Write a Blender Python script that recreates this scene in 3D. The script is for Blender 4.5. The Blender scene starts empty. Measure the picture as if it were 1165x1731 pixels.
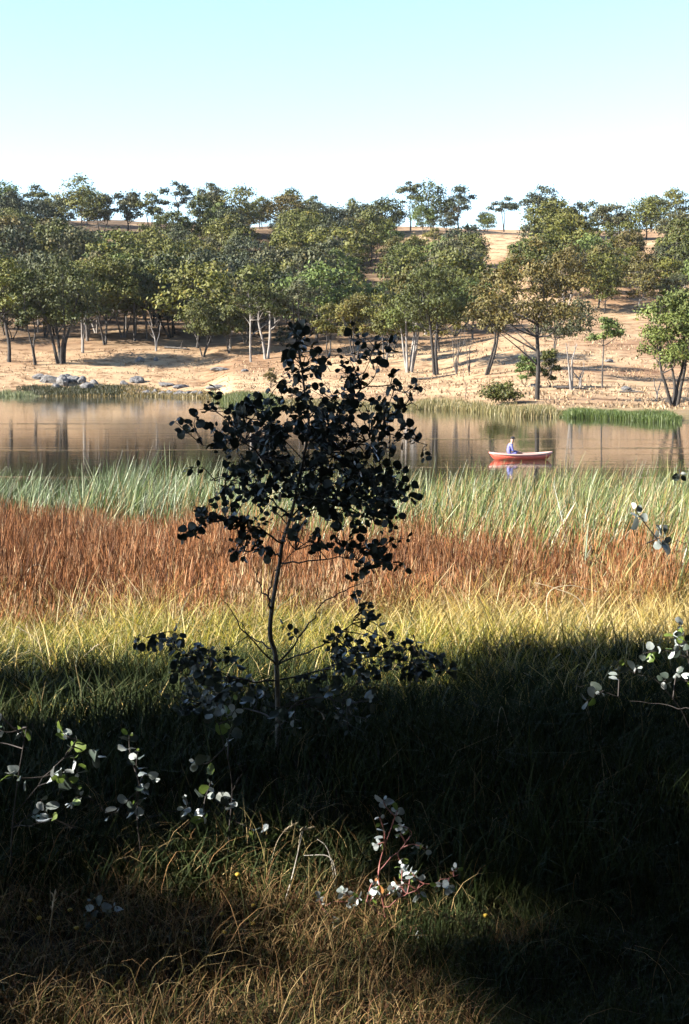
import bpy, math, random
import numpy as np
from mathutils import Vector, Matrix, Quaternion

R = math.radians
scene = bpy.context.scene
col = scene.collection

# ------------------------------------------------------------------ camera
FPX, CX, CY, HORIZON, EYE = 2400.0, 582.5, 865.5, 624.0, 4.0
PITCH = math.atan((CY - HORIZON) / FPX)
cam_d = bpy.data.cameras.new('camera')
cam_d.sensor_fit = 'VERTICAL'
cam_d.sensor_height = 36.0
cam_d.sensor_width = 36.0
cam_d.lens = 36.0 * FPX / 1731.0
cam_d.clip_start = 0.05
cam_d.clip_end = 8000
cam = bpy.data.objects.new('camera', cam_d)
cam.location = (0, 0, EYE)
cam.rotation_euler = (R(90) - PITCH, 0, 0)
col.objects.link(cam)
scene.camera = cam

# ------------------------------------------------------------------ sky, sun, exposure
SUN_EL, SUN_AZ = R(30), R(16)          # azimuth: degrees behind the straight left
sun_dir = Vector((-math.cos(SUN_EL) * math.cos(SUN_AZ), -math.cos(SUN_EL) * math.sin(SUN_AZ), math.sin(SUN_EL)))
world = bpy.data.worlds.new('World')
scene.world = world
world.use_nodes = True
wn = world.node_tree
wn.nodes.clear()
sky = wn.nodes.new('ShaderNodeTexSky')
sky.sky_type = 'NISHITA'
sky.sun_disc = False
sky.sun_elevation = SUN_EL
sky.sun_rotation = math.atan2(sun_dir.x, sun_dir.y)
sky.altitude = 900
sky.air_density = 1.0
sky.dust_density = 0.3
sky.ozone_density = 1.5
bg = wn.nodes.new('ShaderNodeBackground')
bg.inputs['Strength'].default_value = 0.08
wo = wn.nodes.new('ShaderNodeOutputWorld')
wn.links.new(sky.outputs[0], bg.inputs[0])
wn.links.new(bg.outputs[0], wo.inputs[0])
sun_l = bpy.data.lights.new('sun', 'SUN')
sun_l.energy = 5.0
sun_l.angle = R(0.5)
sun_l.color = (1.0, 0.93, 0.82)
sun = bpy.data.objects.new('sun', sun_l)
sun.rotation_euler = sun_dir.to_track_quat('Z', 'Y').to_euler()
col.objects.link(sun)
vs = scene.view_settings
vs.view_transform = 'Standard'
vs.look = 'None'
vs.exposure = 2.2
vs.gamma = 1.0
vs.use_curve_mapping = False
scene.cycles.max_bounces = 3
scene.cycles.diffuse_bounces = 1
scene.cycles.use_adaptive_sampling = True
scene.cycles.adaptive_threshold = 0.02
scene.cycles.transparent_max_bounces = 4

# ------------------------------------------------------------------ helpers
def lin(r, g, b):
    return tuple(((c / 255.0) / 12.92 if c <= 10 else (((c / 255.0) + 0.055) / 1.055) ** 2.4) for c in (r, g, b))

CP, SP = math.cos(PITCH), math.sin(PITCH)
def ray(px, py):
    a, b = (px - CX) / FPX, -(py - CY) / FPX
    return Vector((a, CP + b * SP, -SP + b * CP))
def at(px, py, y):
    d = ray(px, py)
    return Vector((0, 0, EYE)) + d * (y / d.y)
def project(p):
    x, y, z = p[0], p[1], p[2] - EYE
    f = y * CP - z * SP
    v = y * SP + z * CP
    return CX + FPX * x / f, CY - FPX * v / f

def tag(o, label=None, cat=None, group=None, kind=None):
    if label: o['label'] = label
    if cat: o['category'] = cat
    if group: o['group'] = group
    if kind: o['kind'] = kind
    return o
def link(name, data, parent=None):
    o = bpy.data.objects.new(name, data)
    col.objects.link(o)
    if parent is not None: o.parent = parent
    return o
def empty(name, loc):
    o = link(name, None)
    o.empty_display_size = 0.2
    o.location = loc
    return o

def mesh_np(name, verts, faces, mat, cols=None, smooth=False):
    """faces: an (M,k) int array or a list of such arrays"""
    me = bpy.data.meshes.new(name)
    if isinstance(faces, np.ndarray): faces = [faces]
    faces = [f for f in faces if len(f)]
    verts = np.asarray(verts, np.float32)
    me.vertices.add(len(verts))
    me.vertices.foreach_set('co', verts.ravel())
    li = np.concatenate([f.ravel() for f in faces]).astype(np.int32)
    cnt = np.concatenate([np.full(len(f), f.shape[1], np.int32) for f in faces])
    st = np.concatenate([[0], np.cumsum(cnt)[:-1]]).astype(np.int32)
    me.loops.add(len(li))
    me.loops.foreach_set('vertex_index', li)
    me.polygons.add(len(cnt))
    me.polygons.foreach_set('loop_start', st)
    me.polygons.foreach_set('loop_total', cnt)
    if smooth:
        me.polygons.foreach_set('use_smooth', np.ones(len(cnt), bool))
    if cols is not None:
        ca = me.color_attributes.new('Col', 'FLOAT_COLOR', 'POINT')
        c4 = np.ones((len(verts), 4), np.float32)
        c4[:, :3] = cols
        ca.data.foreach_set('color', c4.ravel())
    me.update(calc_edges=True)
    me.validate()
    if mat is not None: me.materials.append(mat)
    return me

class Geo:
    """collects tubes and quads into one mesh"""
    def __init__(s): s.v, s.q, s.t, s.n, s.c = [], [], [], 0, []
    def add(s, v, q=None, t=None, c=None):
        v = np.asarray(v, float)
        if q is not None: s.q.append(np.asarray(q, int) + s.n)
        if t is not None: s.t.append(np.asarray(t, int) + s.n)
        s.v.append(v); s.n += len(v)
        if c is not None: s.c.append(np.broadcast_to(np.asarray(c, float), (len(v), 3)))
    def tube(s, pts, rad, sides=6, c=None):
        pts = np.asarray(pts, float); n = len(pts)
        rad = np.broadcast_to(np.asarray(rad, float), (n,))
        tan = np.gradient(pts, axis=0)
        tan /= np.linalg.norm(tan, axis=1)[:, None] + 1e-9
        ref = np.where(np.abs(tan[:, 2:3]) > 0.9, np.array([[1., 0, 0]]), np.array([[0, 0, 1.]]))
        ref[:] = ref[0]
        a = np.cross(tan, ref); a /= np.linalg.norm(a, axis=1)[:, None] + 1e-9
        b = np.cross(tan, a)
        an = np.linspace(0, 2 * np.pi, sides, endpoint=False)
        v = pts[:, None, :] + rad[:, None, None] * (a[:, None, :] * np.cos(an)[None, :, None] + b[:, None, :] * np.sin(an)[None, :, None])
        i = np.arange(n - 1)[:, None] * sides; j = np.arange(sides)[None, :]; k = (j + 1) % sides
        q = np.stack([i + j, i + k, i + sides + k, i + sides + j], -1).reshape(-1, 4)
        s.add(v.reshape(-1, 3), q, None, c)
        # closed end
        e = (n - 1) * sides
        s.add(np.vstack([v[-1], pts[-1:]]), None, np.stack([np.arange(sides), (np.arange(sides) + 1) % sides, np.full(sides, sides)], -1), c)
    def mesh(s, name, mat, smooth=True):
        fs = []
        if s.q: fs.append(np.concatenate(s.q))
        if s.t: fs.append(np.concatenate(s.t))
        return mesh_np(name, np.concatenate(s.v), fs, mat, np.concatenate(s.c) if s.c else None, smooth)

def curve_pts(ctrl, n=10):
    """Catmull-Rom through control points"""
    c = np.asarray(ctrl, float)
    if len(c) < 3:
        t = np.linspace(0, 1, n)[:, None]
        return c[0] * (1 - t) + c[-1] * t
    p = np.vstack([2 * c[0] - c[1], c, 2 * c[-1] - c[-2]])
    out = []
    m = len(c) - 1
    for u in np.linspace(0, m, n):
        i = min(int(u), m - 1); t = u - i
        a, b, d, e = p[i], p[i + 1], p[i + 2], p[i + 3]
        out.append(0.5 * ((2 * b) + (-a + d) * t + (2 * a - 5 * b + 4 * d - e) * t * t + (-a + 3 * b - 3 * d + e) * t ** 3))
    return np.array(out)

# value noise for terrain
_rs = np.random.RandomState(5)
_G = _rs.rand(64, 64)
def vnoise(x, y, s):
    x = np.asarray(x, float) / s; y = np.asarray(y, float) / s
    xi, yi = np.floor(x).astype(int), np.floor(y).astype(int)
    fx, fy = x - xi, y - yi
    fx = fx * fx * (3 - 2 * fx); fy = fy * fy * (3 - 2 * fy)
    g = lambda a, b: _G[a % 64, b % 64]
    return (g(xi, yi) * (1 - fx) + g(xi + 1, yi) * fx) * (1 - fy) + (g(xi, yi + 1) * (1 - fx) + g(xi + 1, yi + 1) * fx) * fy

# ------------------------------------------------------------------ materials
def new_mat(name):
    m = bpy.data.materials.new(name)
    m.use_nodes = True
    nt = m.node_tree
    return m, nt, nt.nodes['Principled BSDF'], nt.nodes['Material Output']
ALB = 0.63      # reflectance scale shared by the natural surfaces
def al(*cs): return tuple(tuple(x * ALB for x in c) for c in cs) if len(cs) > 1 else tuple(x * ALB for x in cs[0])
def als(stops): return [(p_, al(c_)) for p_, c_ in stops]
def ramp(nt, fac, stops):
    r = nt.nodes.new('ShaderNodeValToRGB')
    el = r.color_ramp.elements
    while len(el) < len(stops): el.new(0.5)
    for e, (p, c) in zip(el, stops):
        e.position = p; e.color = (*c, 1)
    nt.links.new(fac, r.inputs[0])
    return r.outputs[0]
def noise(nt, scale, detail=4, rough=0.6, coord=None, mapping=None):
    n = nt.nodes.new('ShaderNodeTexNoise')
    n.inputs['Scale'].default_value = scale
    n.inputs['Detail'].default_value = detail
    n.inputs['Roughness'].default_value = rough
    if coord is not None:
        if mapping:
            mp = nt.nodes.new('ShaderNodeMapping'); mp.inputs['Scale'].default_value = mapping
            nt.links.new(coord, mp.inputs[0]); coord = mp.outputs[0]
        nt.links.new(coord, n.inputs['Vector'])
    return n.outputs['Fac']
def mixc(nt, fac, a, b, mode='MIX'):
    m = nt.nodes.new('ShaderNodeMix'); m.data_type = 'RGBA'; m.blend_type = mode
    for s, v in ((0, fac), (6, a), (7, b)):
        if isinstance(v, (int, float)): m.inputs[s].default_value = v
        elif isinstance(v, tuple): m.inputs[s].default_value = (*v, 1)
        else: nt.links.new(v, m.inputs[s])
    return m.outputs[2]
def bump(nt, height, strength, dist, bsdf):
    b = nt.nodes.new('ShaderNodeBump')
    b.inputs['Strength'].default_value = strength
    b.inputs['Distance'].default_value = dist
    nt.links.new(height, b.inputs['Height'])
    nt.links.new(b.outputs[0], bsdf.inputs['Normal'])
    return b
def geo_pos(nt):
    return nt.nodes.new('ShaderNodeNewGeometry').outputs['Position']
def obj_coord(nt):
    return nt.nodes.new('ShaderNodeTexCoord').outputs['Object']

def blade_mat(name, rough=0.55, transl=0.25, spec=0.4):
    """vegetation whose colour is stored per blade or leaf"""
    m, nt, bs, out = new_mat(name)
    at_ = nt.nodes.new('ShaderNodeAttribute'); at_.attribute_name = 'Col'
    nt.links.new(at_.outputs['Color'], bs.inputs['Base Color'])
    bs.inputs['Roughness'].default_value = rough
    bs.inputs['Specular IOR Level'].default_value = spec
    tr = nt.nodes.new('ShaderNodeBsdfTranslucent')
    nt.links.new(at_.outputs['Color'], tr.inputs[0])
    mx = nt.nodes.new('ShaderNodeMixShader'); mx.inputs[0].default_value = transl
    nt.links.new(bs.outputs[0], mx.inputs[1]); nt.links.new(tr.outputs[0], mx.inputs[2])
    nt.links.new(mx.outputs[0], out.inputs[0])
    return m
M_reed = blade_mat('reed_blade', 0.42, 0.15, 0.4)
M_sedge = blade_mat('sedge_stem', 0.7, 0.15, 0.2)
M_grass = blade_mat('grass_blade', 0.5, 0.25, 0.4)
M_turf = blade_mat('turf_blade', 0.7, 0.03, 0.12)

def crown_mat(name, stops, transl=0.05):
    """gum foliage: tint from the tree itself, clump and leaf variation from the Col attribute"""
    m, nt, bs, out = new_mat(name)
    oi = nt.nodes.new('ShaderNodeObjectInfo')
    base = ramp(nt, oi.outputs['Random'], als(stops))
    at_ = nt.nodes.new('ShaderNodeAttribute'); at_.attribute_name = 'Col'
    c = mixc(nt, 1.0, base, at_.outputs['Color'], 'MULTIPLY')
    nt.links.new(c, bs.inputs['Base Color'])
    bs.inputs['Roughness'].default_value = 0.6
    bs.inputs['Specular IOR Level'].default_value = 0.2
    tr = nt.nodes.new('ShaderNodeBsdfTranslucent'); nt.links.new(c, tr.inputs[0])
    mx = nt.nodes.new('ShaderNodeMixShader'); mx.inputs[0].default_value = transl
    nt.links.new(bs.outputs[0], mx.inputs[1]); nt.links.new(tr.outputs[0], mx.inputs[2])
    nt.links.new(mx.outputs[0], out.inputs[0])
    return m
M_crown = crown_mat('gum_foliage', [(0.0, (0.066, 0.080, 0.018)), (0.3, (0.135, 0.134, 0.026)), (0.5, (0.06, 0.072, 0.020)), (0.75, (0.125, 0.130, 0.024)), (1.0, (0.145, 0.130, 0.030))])
M_crown_grey = crown_mat('grey_gum_foliage', [(0.0, (0.050, 0.064, 0.036)), (0.5, (0.078, 0.088, 0.040)), (1.0, (0.105, 0.103, 0.046))])
M_crown_brown = crown_mat('tawny_gum_foliage', [(0.0, (0.125, 0.098, 0.028)), (1.0, (0.115, 0.104, 0.030))])
M_crown_fresh = crown_mat('fresh_gum_foliage', [(0.0, (0.105, 0.148, 0.038)), (1.0, (0.125, 0.148, 0.034))])

def bark_mat(name, a, b):
    m, nt, bs, out = new_mat(name)
    co = obj_coord(nt)
    f = noise(nt, 2.2, 5, 0.65, co, (1.6, 1.6, 0.35))
    nt.links.new(ramp(nt, f, [(0.35, al(a)), (0.68, al(b))]), bs.inputs['Base Color'])
    bs.inputs['Roughness'].default_value = 0.85
    bump(nt, noise(nt, 9, 4, 0.6, co, (1.5, 1.5, 0.3)), 0.6, 0.05, bs)
    return m
M_bark_dark = bark_mat('dark_bark', (0.016, 0.013, 0.011), (0.055, 0.044, 0.036))
M_bark_grey = bark_mat('grey_bark', (0.05, 0.042, 0.036), (0.17, 0.145, 0.125))
M_bark_pale = bark_mat('pale_bark', (0.13, 0.11, 0.095), (0.46, 0.42, 0.38))

# ------------------------------------------------------------------ terrain
NEAR_Y = [-400, 3, 5.5, 8, 12, 16, 20, 25, 30, 33, 36, 40, 46, 60]
NEAR_Z = [2.6, 2.45, 2.42, 2.2, 1.65, 1.25, 0.85, 0.4, 0.05, -0.12, -0.4, -1.0, -1.6, -1.8]
def ez(D, py): return EYE + (HORIZON - py) / FPX * D
def tab(rows): return np.array([r[0] for r in rows], float), np.array([(r[2] if r[1] is None else ez(r[0], r[1])) for r in rows], float)
N = None
FAR = {
    -500: tab([(60, N, -1.8), (215, N, -1.2), (228, N, 0), (233, N, 1), (250, 625), (300, 565), (350, 508), (430, 432), (490, 382), (540, 378), (620, N, 58), (1200, N, 30), (6000, N, 0)]),
    0: tab([(60, N, -1.8), (205, N, -1.2), (217, N, 0), (221, N, 1.0), (229, 638), (246, 611), (290, 562), (350, 508), (430, 432), (490, 385), (540, 380), (620, N, 57), (1200, N, 30), (6000, N, 0)]),
    230: tab([(60, N, -1.8), (203, N, -1.2), (214, N, 0), (218, N, 1.0), (228, 640), (246, 611), (290, 562), (350, 508), (430, 432), (490, 385), (540, 380), (620, N, 57), (1200, N, 30), (6000, N, 0)]),
    335: tab([(60, N, -1.8), (188, N, -1.2), (199, N, 0), (204, N, 0.7), (220, 648), (246, 613), (290, 564), (350, 510), (430, 432), (490, 385), (540, 380), (620, N, 57), (1200, N, 30), (6000, N, 0)]),
    400: tab([(60, N, -1.8), (150, N, -1.2), (161, N, 0), (166, N, 0.4), (190, 656), (230, 622), (280, 575), (340, 520), (420, 440), (480, 390), (530, 386), (620, N, 55), (1200, N, 30), (6000, N, 0)]),
    700: tab([(60, N, -1.8), (132, N, -1.2), (143, N, 0), (148, N, 0.35), (168, 662), (205, 632), (255, 583), (320, 528), (400, 460), (470, 396), (520, 390), (620, N, 52), (1200, N, 30), (6000, N, 0)]),
    900: tab([(60, N, -1.8), (110, N, -1.2), (121, N, 0), (125, N, 0.3), (140, 676), (165, 652), (200, 615), (250, 568), (300, 526), (380, 460), (460, 404), (510, 391), (620, N, 50), (1200, N, 30), (6000, N, 0)]),
    1165: tab([(60, N, -1.8), (100, N, -1.2), (109, N, 0), (113, N, 0.25), (128, 690), (145, 675), (172, 650), (212, 610), (262, 564), (312, 524), (392, 456), (470, 402), (520, 393), (620, N, 50), (1200, N, 30), (6000, N, 0)]),
    1700: tab([(60, N, -1.8), (90, N, -1.2), (99, N, 0), (103, N, 0.25), (128, 690), (145, 675), (172, 650), (212, 610), (262, 564), (312, 524), (392, 456), (470, 404), (520, 395), (620, N, 50), (1200, N, 30), (6000, N, 0)]),
}
FK = sorted(FAR)
def height(x, y):
    x = np.atleast_1d(np.asarray(x, float)); y = np.atleast_1d(np.asarray(y, float))
    D = np.hypot(x, y)
    zn = np.interp(y, NEAR_Y, NEAR_Z)
    zn = zn + np.where(y < 26, 1.0, 0.2) * ((vnoise(x, y, 1.7) - .5) * 0.10 + (vnoise(x + 30, y, 5.0) - .5) * 0.16)
    u = np.clip(CX + FPX * x / np.maximum(y, 1.0), FK[0], FK[-1])
    u = np.where(y <= 1, np.where(x < 0, FK[0], FK[-1]), u)
    cols_ = np.stack([np.interp(D, *FAR[k]) for k in FK])
    i = np.clip(np.searchsorted(FK, u) - 1, 0, len(FK) - 2)
    k0 = np.array(FK)[i]; k1 = np.array(FK)[i + 1]
    t = np.clip((u - k0) / (k1 - k0), 0, 1); t = t * t * (3 - 2 * t)
    ar = np.arange(len(x))
    zf = cols_[i, ar] * (1 - t) + cols_[i + 1, ar] * t
    amp = np.clip((zf - 0.3) / 6, 0, 1)
    zf = zf + amp * ((vnoise(x, y, 14) - .5) * 1.3 + (vnoise(x, y, 45) - .5) * 3.0) + np.clip(zf / 1.0, 0, 1) * (vnoise(x, y, 3.5) - .5) * 0.25
    z = np.where(y < 60, zn, zf)
    return z
def h1(x, y): return float(height(x, y)[0])
def on_ground(px, py, dmin=95.0, dmax=560.0):
    """where the view ray through a pixel meets the far ground"""
    d = ray(px, py)
    ys = np.linspace(dmin, dmax, 1600)
    X = d.x / d.y * ys; Z = EYE + d.z / d.y * ys
    g = height(X, ys)
    w = np.where(Z <= g)[0]
    k = w[0] if len(w) else int(np.argmin(Z - g))
    return Vector((X[k], ys[k], g[k]))

def build_ground():
    rr = np.concatenate([[0.3, 0.8, 1.4], np.arange(2, 14, 0.25), np.geomspace(14, 60, 50)[0:], np.arange(62, 100, 4), np.arange(100, 260, 1.5),
                         np.arange(260, 560, 5), np.geomspace(565, 6000, 22)])
    fine = np.linspace(-R(24), R(24), 220)
    coarse = np.concatenate([np.linspace(-math.pi, -R(24), 50)[:-1], fine, np.linspace(R(24), math.pi, 50)[1:-1]])
    A, Rr = np.meshgrid(coarse, rr)
    X, Y = Rr * np.sin(A), Rr * np.cos(A)
    Z = height(X.ravel(), Y.ravel())
    V = np.stack([X.ravel(), Y.ravel(), Z], -1)
    na, nr = len(coarse), len(rr)
    i = np.arange(nr - 1)[:, None] * na; j = np.arange(na)[None, :]; k = (j + 1) % na
    q = np.stack([i + j, i + k, i + na + k, i + na + j], -1).reshape(-1, 4)[:, ::-1]
    V = np.vstack([V, [[0, 0, h1(0, 0)]]])
    c = len(V) - 1
    t = np.stack([np.arange(na), (np.arange(na) + 1) % na, np.full(na, c)], -1)[:, ::-1]
    m, nt, bs, out = new_mat('ground')
    p = geo_pos(nt)
    sx = nt.nodes.new('ShaderNodeSeparateXYZ'); nt.links.new(p, sx.inputs[0])
    # far pasture: bleached dry grass, reddish and brown patches
    big = noise(nt, 0.035, 5, 0.6, p)
    mid = noise(nt, 0.35, 5, 0.7, p, (1, 1, 1))
    dry = ramp(nt, big, als([(0.30, (0.30, 0.175, 0.10)), (0.5, (0.49, 0.34, 0.205)), (0.7, (0.60, 0.45, 0.28))]))
    spots = ramp(nt, mid, [(0.38, (0.34, 0.26, 0.21)), (0.50, (0.90, 0.88, 0.86)), (0.75, (1.15, 1.12, 1.08))])
    far_c = mixc(nt, 0.85, dry, spots, 'MULTIPLY')
    # leaf litter, its colour also standing in for woodland shade, left and middle slope
    def mr_(sock, a, b):
        m_ = nt.nodes.new('ShaderNodeMapRange'); m_.inputs[1].default_value = a; m_.inputs[2].default_value = b
        nt.links.new(sock, m_.inputs[0]); return m_.outputs[0]
    lm = nt.nodes.new('ShaderNodeMath'); lm.operation = 'MULTIPLY'
    nt.links.new(mr_(sx.outputs['Z'], 6.5, 11.0), lm.inputs[0]); nt.links.new(mr_(sx.outputs['X'], 26, 8), lm.inputs[1])
    lm2 = nt.nodes.new('ShaderNodeMath'); lm2.operation = 'MULTIPLY'
    nt.links.new(lm.outputs[0], lm2.inputs[0]); nt.links.new(mr_(noise(nt, 0.12, 4, 0.6, p), 0.30, 0.5), lm2.inputs[1])
    far_c = mixc(nt, lm2.outputs[0], far_c, al((0.13, 0.085, 0.05)))
    # low damp margin by the water
    mr = nt.nodes.new('ShaderNodeMapRange'); mr.inputs[1].default_value = 0.05; mr.inputs[2].default_value = 0.9
    nt.links.new(sx.outputs['Z'], mr.inputs[0])
    margin = ramp(nt, noise(nt, 0.6, 4, 0.6, p), als([(0.35, (0.10, 0.085, 0.05)), (0.65, (0.22, 0.18, 0.085))]))
    far_c = mixc(nt, mr.outputs[0], margin, far_c)
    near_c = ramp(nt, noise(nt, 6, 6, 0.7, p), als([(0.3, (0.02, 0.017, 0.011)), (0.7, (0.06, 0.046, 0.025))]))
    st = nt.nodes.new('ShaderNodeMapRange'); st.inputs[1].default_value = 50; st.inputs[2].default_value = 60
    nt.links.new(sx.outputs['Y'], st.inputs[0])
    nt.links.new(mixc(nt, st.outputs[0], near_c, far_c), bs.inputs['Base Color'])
    bs.inputs['Roughness'].default_value = 0.95
    bs.inputs['Specular IOR Level'].default_value = 0.1
    bump(nt, noise(nt, 2.5, 6, 0.75, p), 0.5, 0.12, bs)
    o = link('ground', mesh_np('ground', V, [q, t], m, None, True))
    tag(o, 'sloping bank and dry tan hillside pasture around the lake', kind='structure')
build_ground()

def build_water():
    ys = np.array([24, 60, 150, 300, 500]); xs = np.array([-700, -150, 0, 150, 700])
    X, Y = np.meshgrid(xs, ys)
    V = np.stack([X.ravel(), Y.ravel(), np.zeros(X.size)], -1)
    i = np.arange(4)[:, None] * 5; j = np.arange(4)[None, :]
    q = np.stack([i + j, i + j + 1, i + j + 6, i + j + 5], -1).reshape(-1, 4)
    m, nt, bs, out = new_mat('lake_water')
    bs.inputs['Base Color'].default_value = (0.018, 0.016, 0.011, 1)
    bs.inputs['Roughness'].default_value = 0.02
    bs.inputs['IOR'].default_value = 1.33
    p = geo_pos(nt)
    fine = noise(nt, 1.0, 3, 0.55, p, (0.9, 2.2, 1))
    swell = noise(nt, 1.0, 2, 0.5, p, (0.12, 0.5, 1))
    # breeze lines: long narrow bands where the ripples stand steeper
    band = noise(nt, 1.0, 3, 0.5, p, (0.022, 0.30, 1))
    bandr = ramp(nt, band, [(0.56, (0.0, 0.0, 0.0)), (0.80, (1, 1, 1))])
    mul = nt.nodes.new('ShaderNodeMath'); mul.operation = 'MULTIPLY_ADD'
    nt.links.new(bandr, mul.inputs[0]); mul.inputs[1].default_value = 4.0; mul.inputs[2].default_value = 1.0
    m2 = nt.nodes.new('ShaderNodeMath'); m2.operation = 'MULTIPLY'
    nt.links.new(fine, m2.inputs[0]); nt.links.new(mul.outputs[0], m2.inputs[1])
    ad = nt.nodes.new('ShaderNodeMath'); ad.operation = 'ADD'
    nt.links.new(m2.outputs[0], ad.inputs[0]); nt.links.new(swell, ad.inputs[1])
    bump(nt, ad.outputs[0], 1.0, 0.0045, bs)
    o = link('water', mesh_np('water', V, q, m))
    tag(o, 'still lake mirroring the tan bank and tree trunks', kind='structure')
build_water()

# ------------------------------------------------------------------ grass and reed beds
def blades(pos, h, ang, bend, width, colr, segs=3, face=None, tip=0.12, droop=0.0):
    """curved tapering strips; returns verts, quads, cols"""
    n = len(pos)
    t = np.linspace(0, 1, segs + 1)
    d = np.stack([np.cos(ang), np.sin(ang), np.zeros(n)], -1)
    if face is None: face = np.random.rand(n) * np.pi
    wv = np.stack([np.cos(face), np.sin(face), np.zeros(n)], -1)
    horiz = (bend * h)[:, None] * (t ** 1.8)[None, :]
    lift = np.sqrt(np.maximum(0.05, 1 - (bend[:, None] * t[None, :] * 0.8) ** 2))
    vert = h[:, None] * t[None, :] * lift - droop * (h * bend)[:, None] * (t ** 3)[None, :]
    c = pos[:, None, :] + d[:, None, :] * horiz[..., None]
    c[..., 2] += vert
    w = width[:, None] * (1 - (1 - tip) * t[None, :] ** 1.6) * 0.5
    v = np.stack([c - wv[:, None, :] * w[..., None], c + wv[:, None, :] * w[..., None]], 2)
    k = segs + 1
    b = (np.arange(n) * k * 2)[:, None]; s = (np.arange(segs) * 2)[None, :]
    q = np.stack([b + s, b + s + 1, b + s + 3, b + s + 2], -1).reshape(-1, 4)
    cc = np.repeat(colr[:, None, :], k * 2, 1).reshape(-1, 3)
    return v.reshape(-1, 3), q, cc, c
def merge(parts):
    V, Q, C, n = [], [], [], 0
    for v, q, c in parts:
        V.append(v); Q.append(q + n); C.append(c); n += len(v)
    return np.concatenate(V), np.concatenate(Q), np.concatenate(C)
def pick(rs, n, pal, w=None, jit=0.18):
    pal = np.array(pal, float)
    i = rs.choice(len(pal), n, p=None if w is None else np.array(w) / np.sum(w))
    return np.clip(ALB * pal[i] * (1 + (rs.rand(n, 1) - .5) * 2 * jit), 0.003, 0.9)
def field(rs, n, y0, y1, margin=0.3):
    """random ground positions in the view wedge with a margin to either side"""
    y = np.sqrt(rs.rand(n) * (y1 ** 2 - y0 ** 2) + y0 ** 2)
    half = y * (CX / FPX) + margin * 2 + 0.06 * y
    x = (rs.rand(n) * 2 - 1) * half
    return x, y
def pxof(x, y): return CX + FPX * x / y

rs = np.random.RandomState(11)
np.random.seed(3)
# boundary depth between rust sedge and reeds: farther on the left than on the right
def rust_back(x, y):
    u = pxof(x, y)
    return np.interp(u, [-100, 0, 250, 560, 800, 1165, 1300], [29, 28.5, 26.5, 22.5, 20.0, 15.6, 15.0]) + (vnoise(x * 2, y, 3.0) - .5) * 5 + (vnoise(x * 3 + 17, y, 1.4) - .5) * 4
def rust_front(x, y):
    u = pxof(x, y)
    return np.interp(u, [-100, 0, 300, 560, 800, 1165, 1300], [12.6, 12.4, 12.0, 12.3, 13.0, 13.8, 14.0]) + (vnoise(x * 2 + 9, y, 2.0) - .5) * 2.0

# reeds (cumbungi) in the shallows
x, y = field(rs, 90000, 14.0, 35.0, 0.6)
keep = y > rust_back(x, y) + 0.6 - 2.4 * rs.rand(len(x)) ** 3
edge = np.interp(pxof(x, y), [0, 300, 700, 1165], [34.8, 34.0, 33.6, 33.2]) + (vnoise(x, y * 0, 1.3) - .5) * 1.6
keep &= y < edge
keep &= vnoise(x + 5, y, 0.5) > 0.30
x, y = x[keep][:42000], y[keep][:42000]
n = len(x)
z = np.maximum(height(x, y), -0.4)
back = np.clip((y - 16) / 17, 0, 1)
hgt = (0.92 + 0.70 * back) * (0.55 + 0.65 * rs.rand(n)) * (0.65 + 0.45 * vnoise(x, y, 1.6) + 0.3 * vnoise(x * 2, y, 0.7))
left = np.clip(1 - pxof(x, y) / 900, 0, 1)
pale = pick(rs, n, [(0.20, 0.28, 0.11), (0.44, 0.48, 0.30), (0.09, 0.15, 0.04), (0.035, 0.06, 0.014)])
green = pick(rs, n, [(0.14, 0.22, 0.04), (0.28, 0.34, 0.085), (0.06, 0.11, 0.02), (0.42, 0.40, 0.18), (0.40, 0.25, 0.09), (0.04, 0.06, 0.02)])
m_ = rs.rand(n) < np.clip(0.08 + 1.1 * left * back ** 1.5 + 0.15 * back, 0, 0.95)
c = np.where(m_[:, None], pale, green)
dead = rs.rand(n) < np.clip(0.22 - 0.2 * back, 0.03, 1)
c[dead] = pick(rs, dead.sum(), [(0.42, 0.22, 0.085), (0.36, 0.26, 0.13)])
v, q, cc, _ = blades(np.stack([x, y, z], -1), hgt, rs.normal(0.0, 1.2, n), 0.15 + 0.45 * rs.rand(n) ** 1.6, 0.011 + 0.020 * rs.rand(n), c, 3)
o = link('reed_bed', mesh_np('reed_bed', v, q, M_reed, cc))
tag(o, 'tall pale green reeds lining the near edge of the lake', 'reeds', kind='stuff')

# rust sedge
x, y = field(rs, 125000, 11.2, 31.0, 0.5)
keep = (y < rust_back(x, y) - 0.8 + 4.0 * rs.rand(len(x)) ** 2) & (y > rust_front(x, y) - 0.3)
keep &= vnoise(x * 1.6 + 3, y, 0.45) > 0.26
x, y = x[keep][:64000], y[keep][:64000]
n = len(x)
z = height(x, y)
clump = vnoise(x * 1.5, y, 1.2)
hgt = np.interp(y, [11, 14, 18, 28], [0.55, 0.72, 0.85, 0.98]) * (0.55 + 0.5 * rs.rand(n)) * (0.5 + 0.75 * clump + 0.25 * vnoise(x * 2 + 33, y, 0.5))
pal = [(0.28, 0.108, 0.038), (0.34, 0.148, 0.055), (0.17, 0.064, 0.025), (0.44, 0.25, 0.13), (0.08, 0.034, 0.020)]
c = pick(rs, n, pal, [4, 4, 3, 1.6, 2]) * (0.65 + 0.7 * vnoise(x * 1.3 + 70, y, 0.9))[:, None]
straw = rs.rand(n) < np.interp(y, [11, 13, 16], [0.25, 0.10, 0.03]) + 0.22 * (vnoise(x * 1.2 + 40, y, 2.2) > 0.78)
c[straw] = pick(rs, straw.sum(), [(0.50, 0.36, 0.20), (0.42, 0.29, 0.17)])
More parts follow.
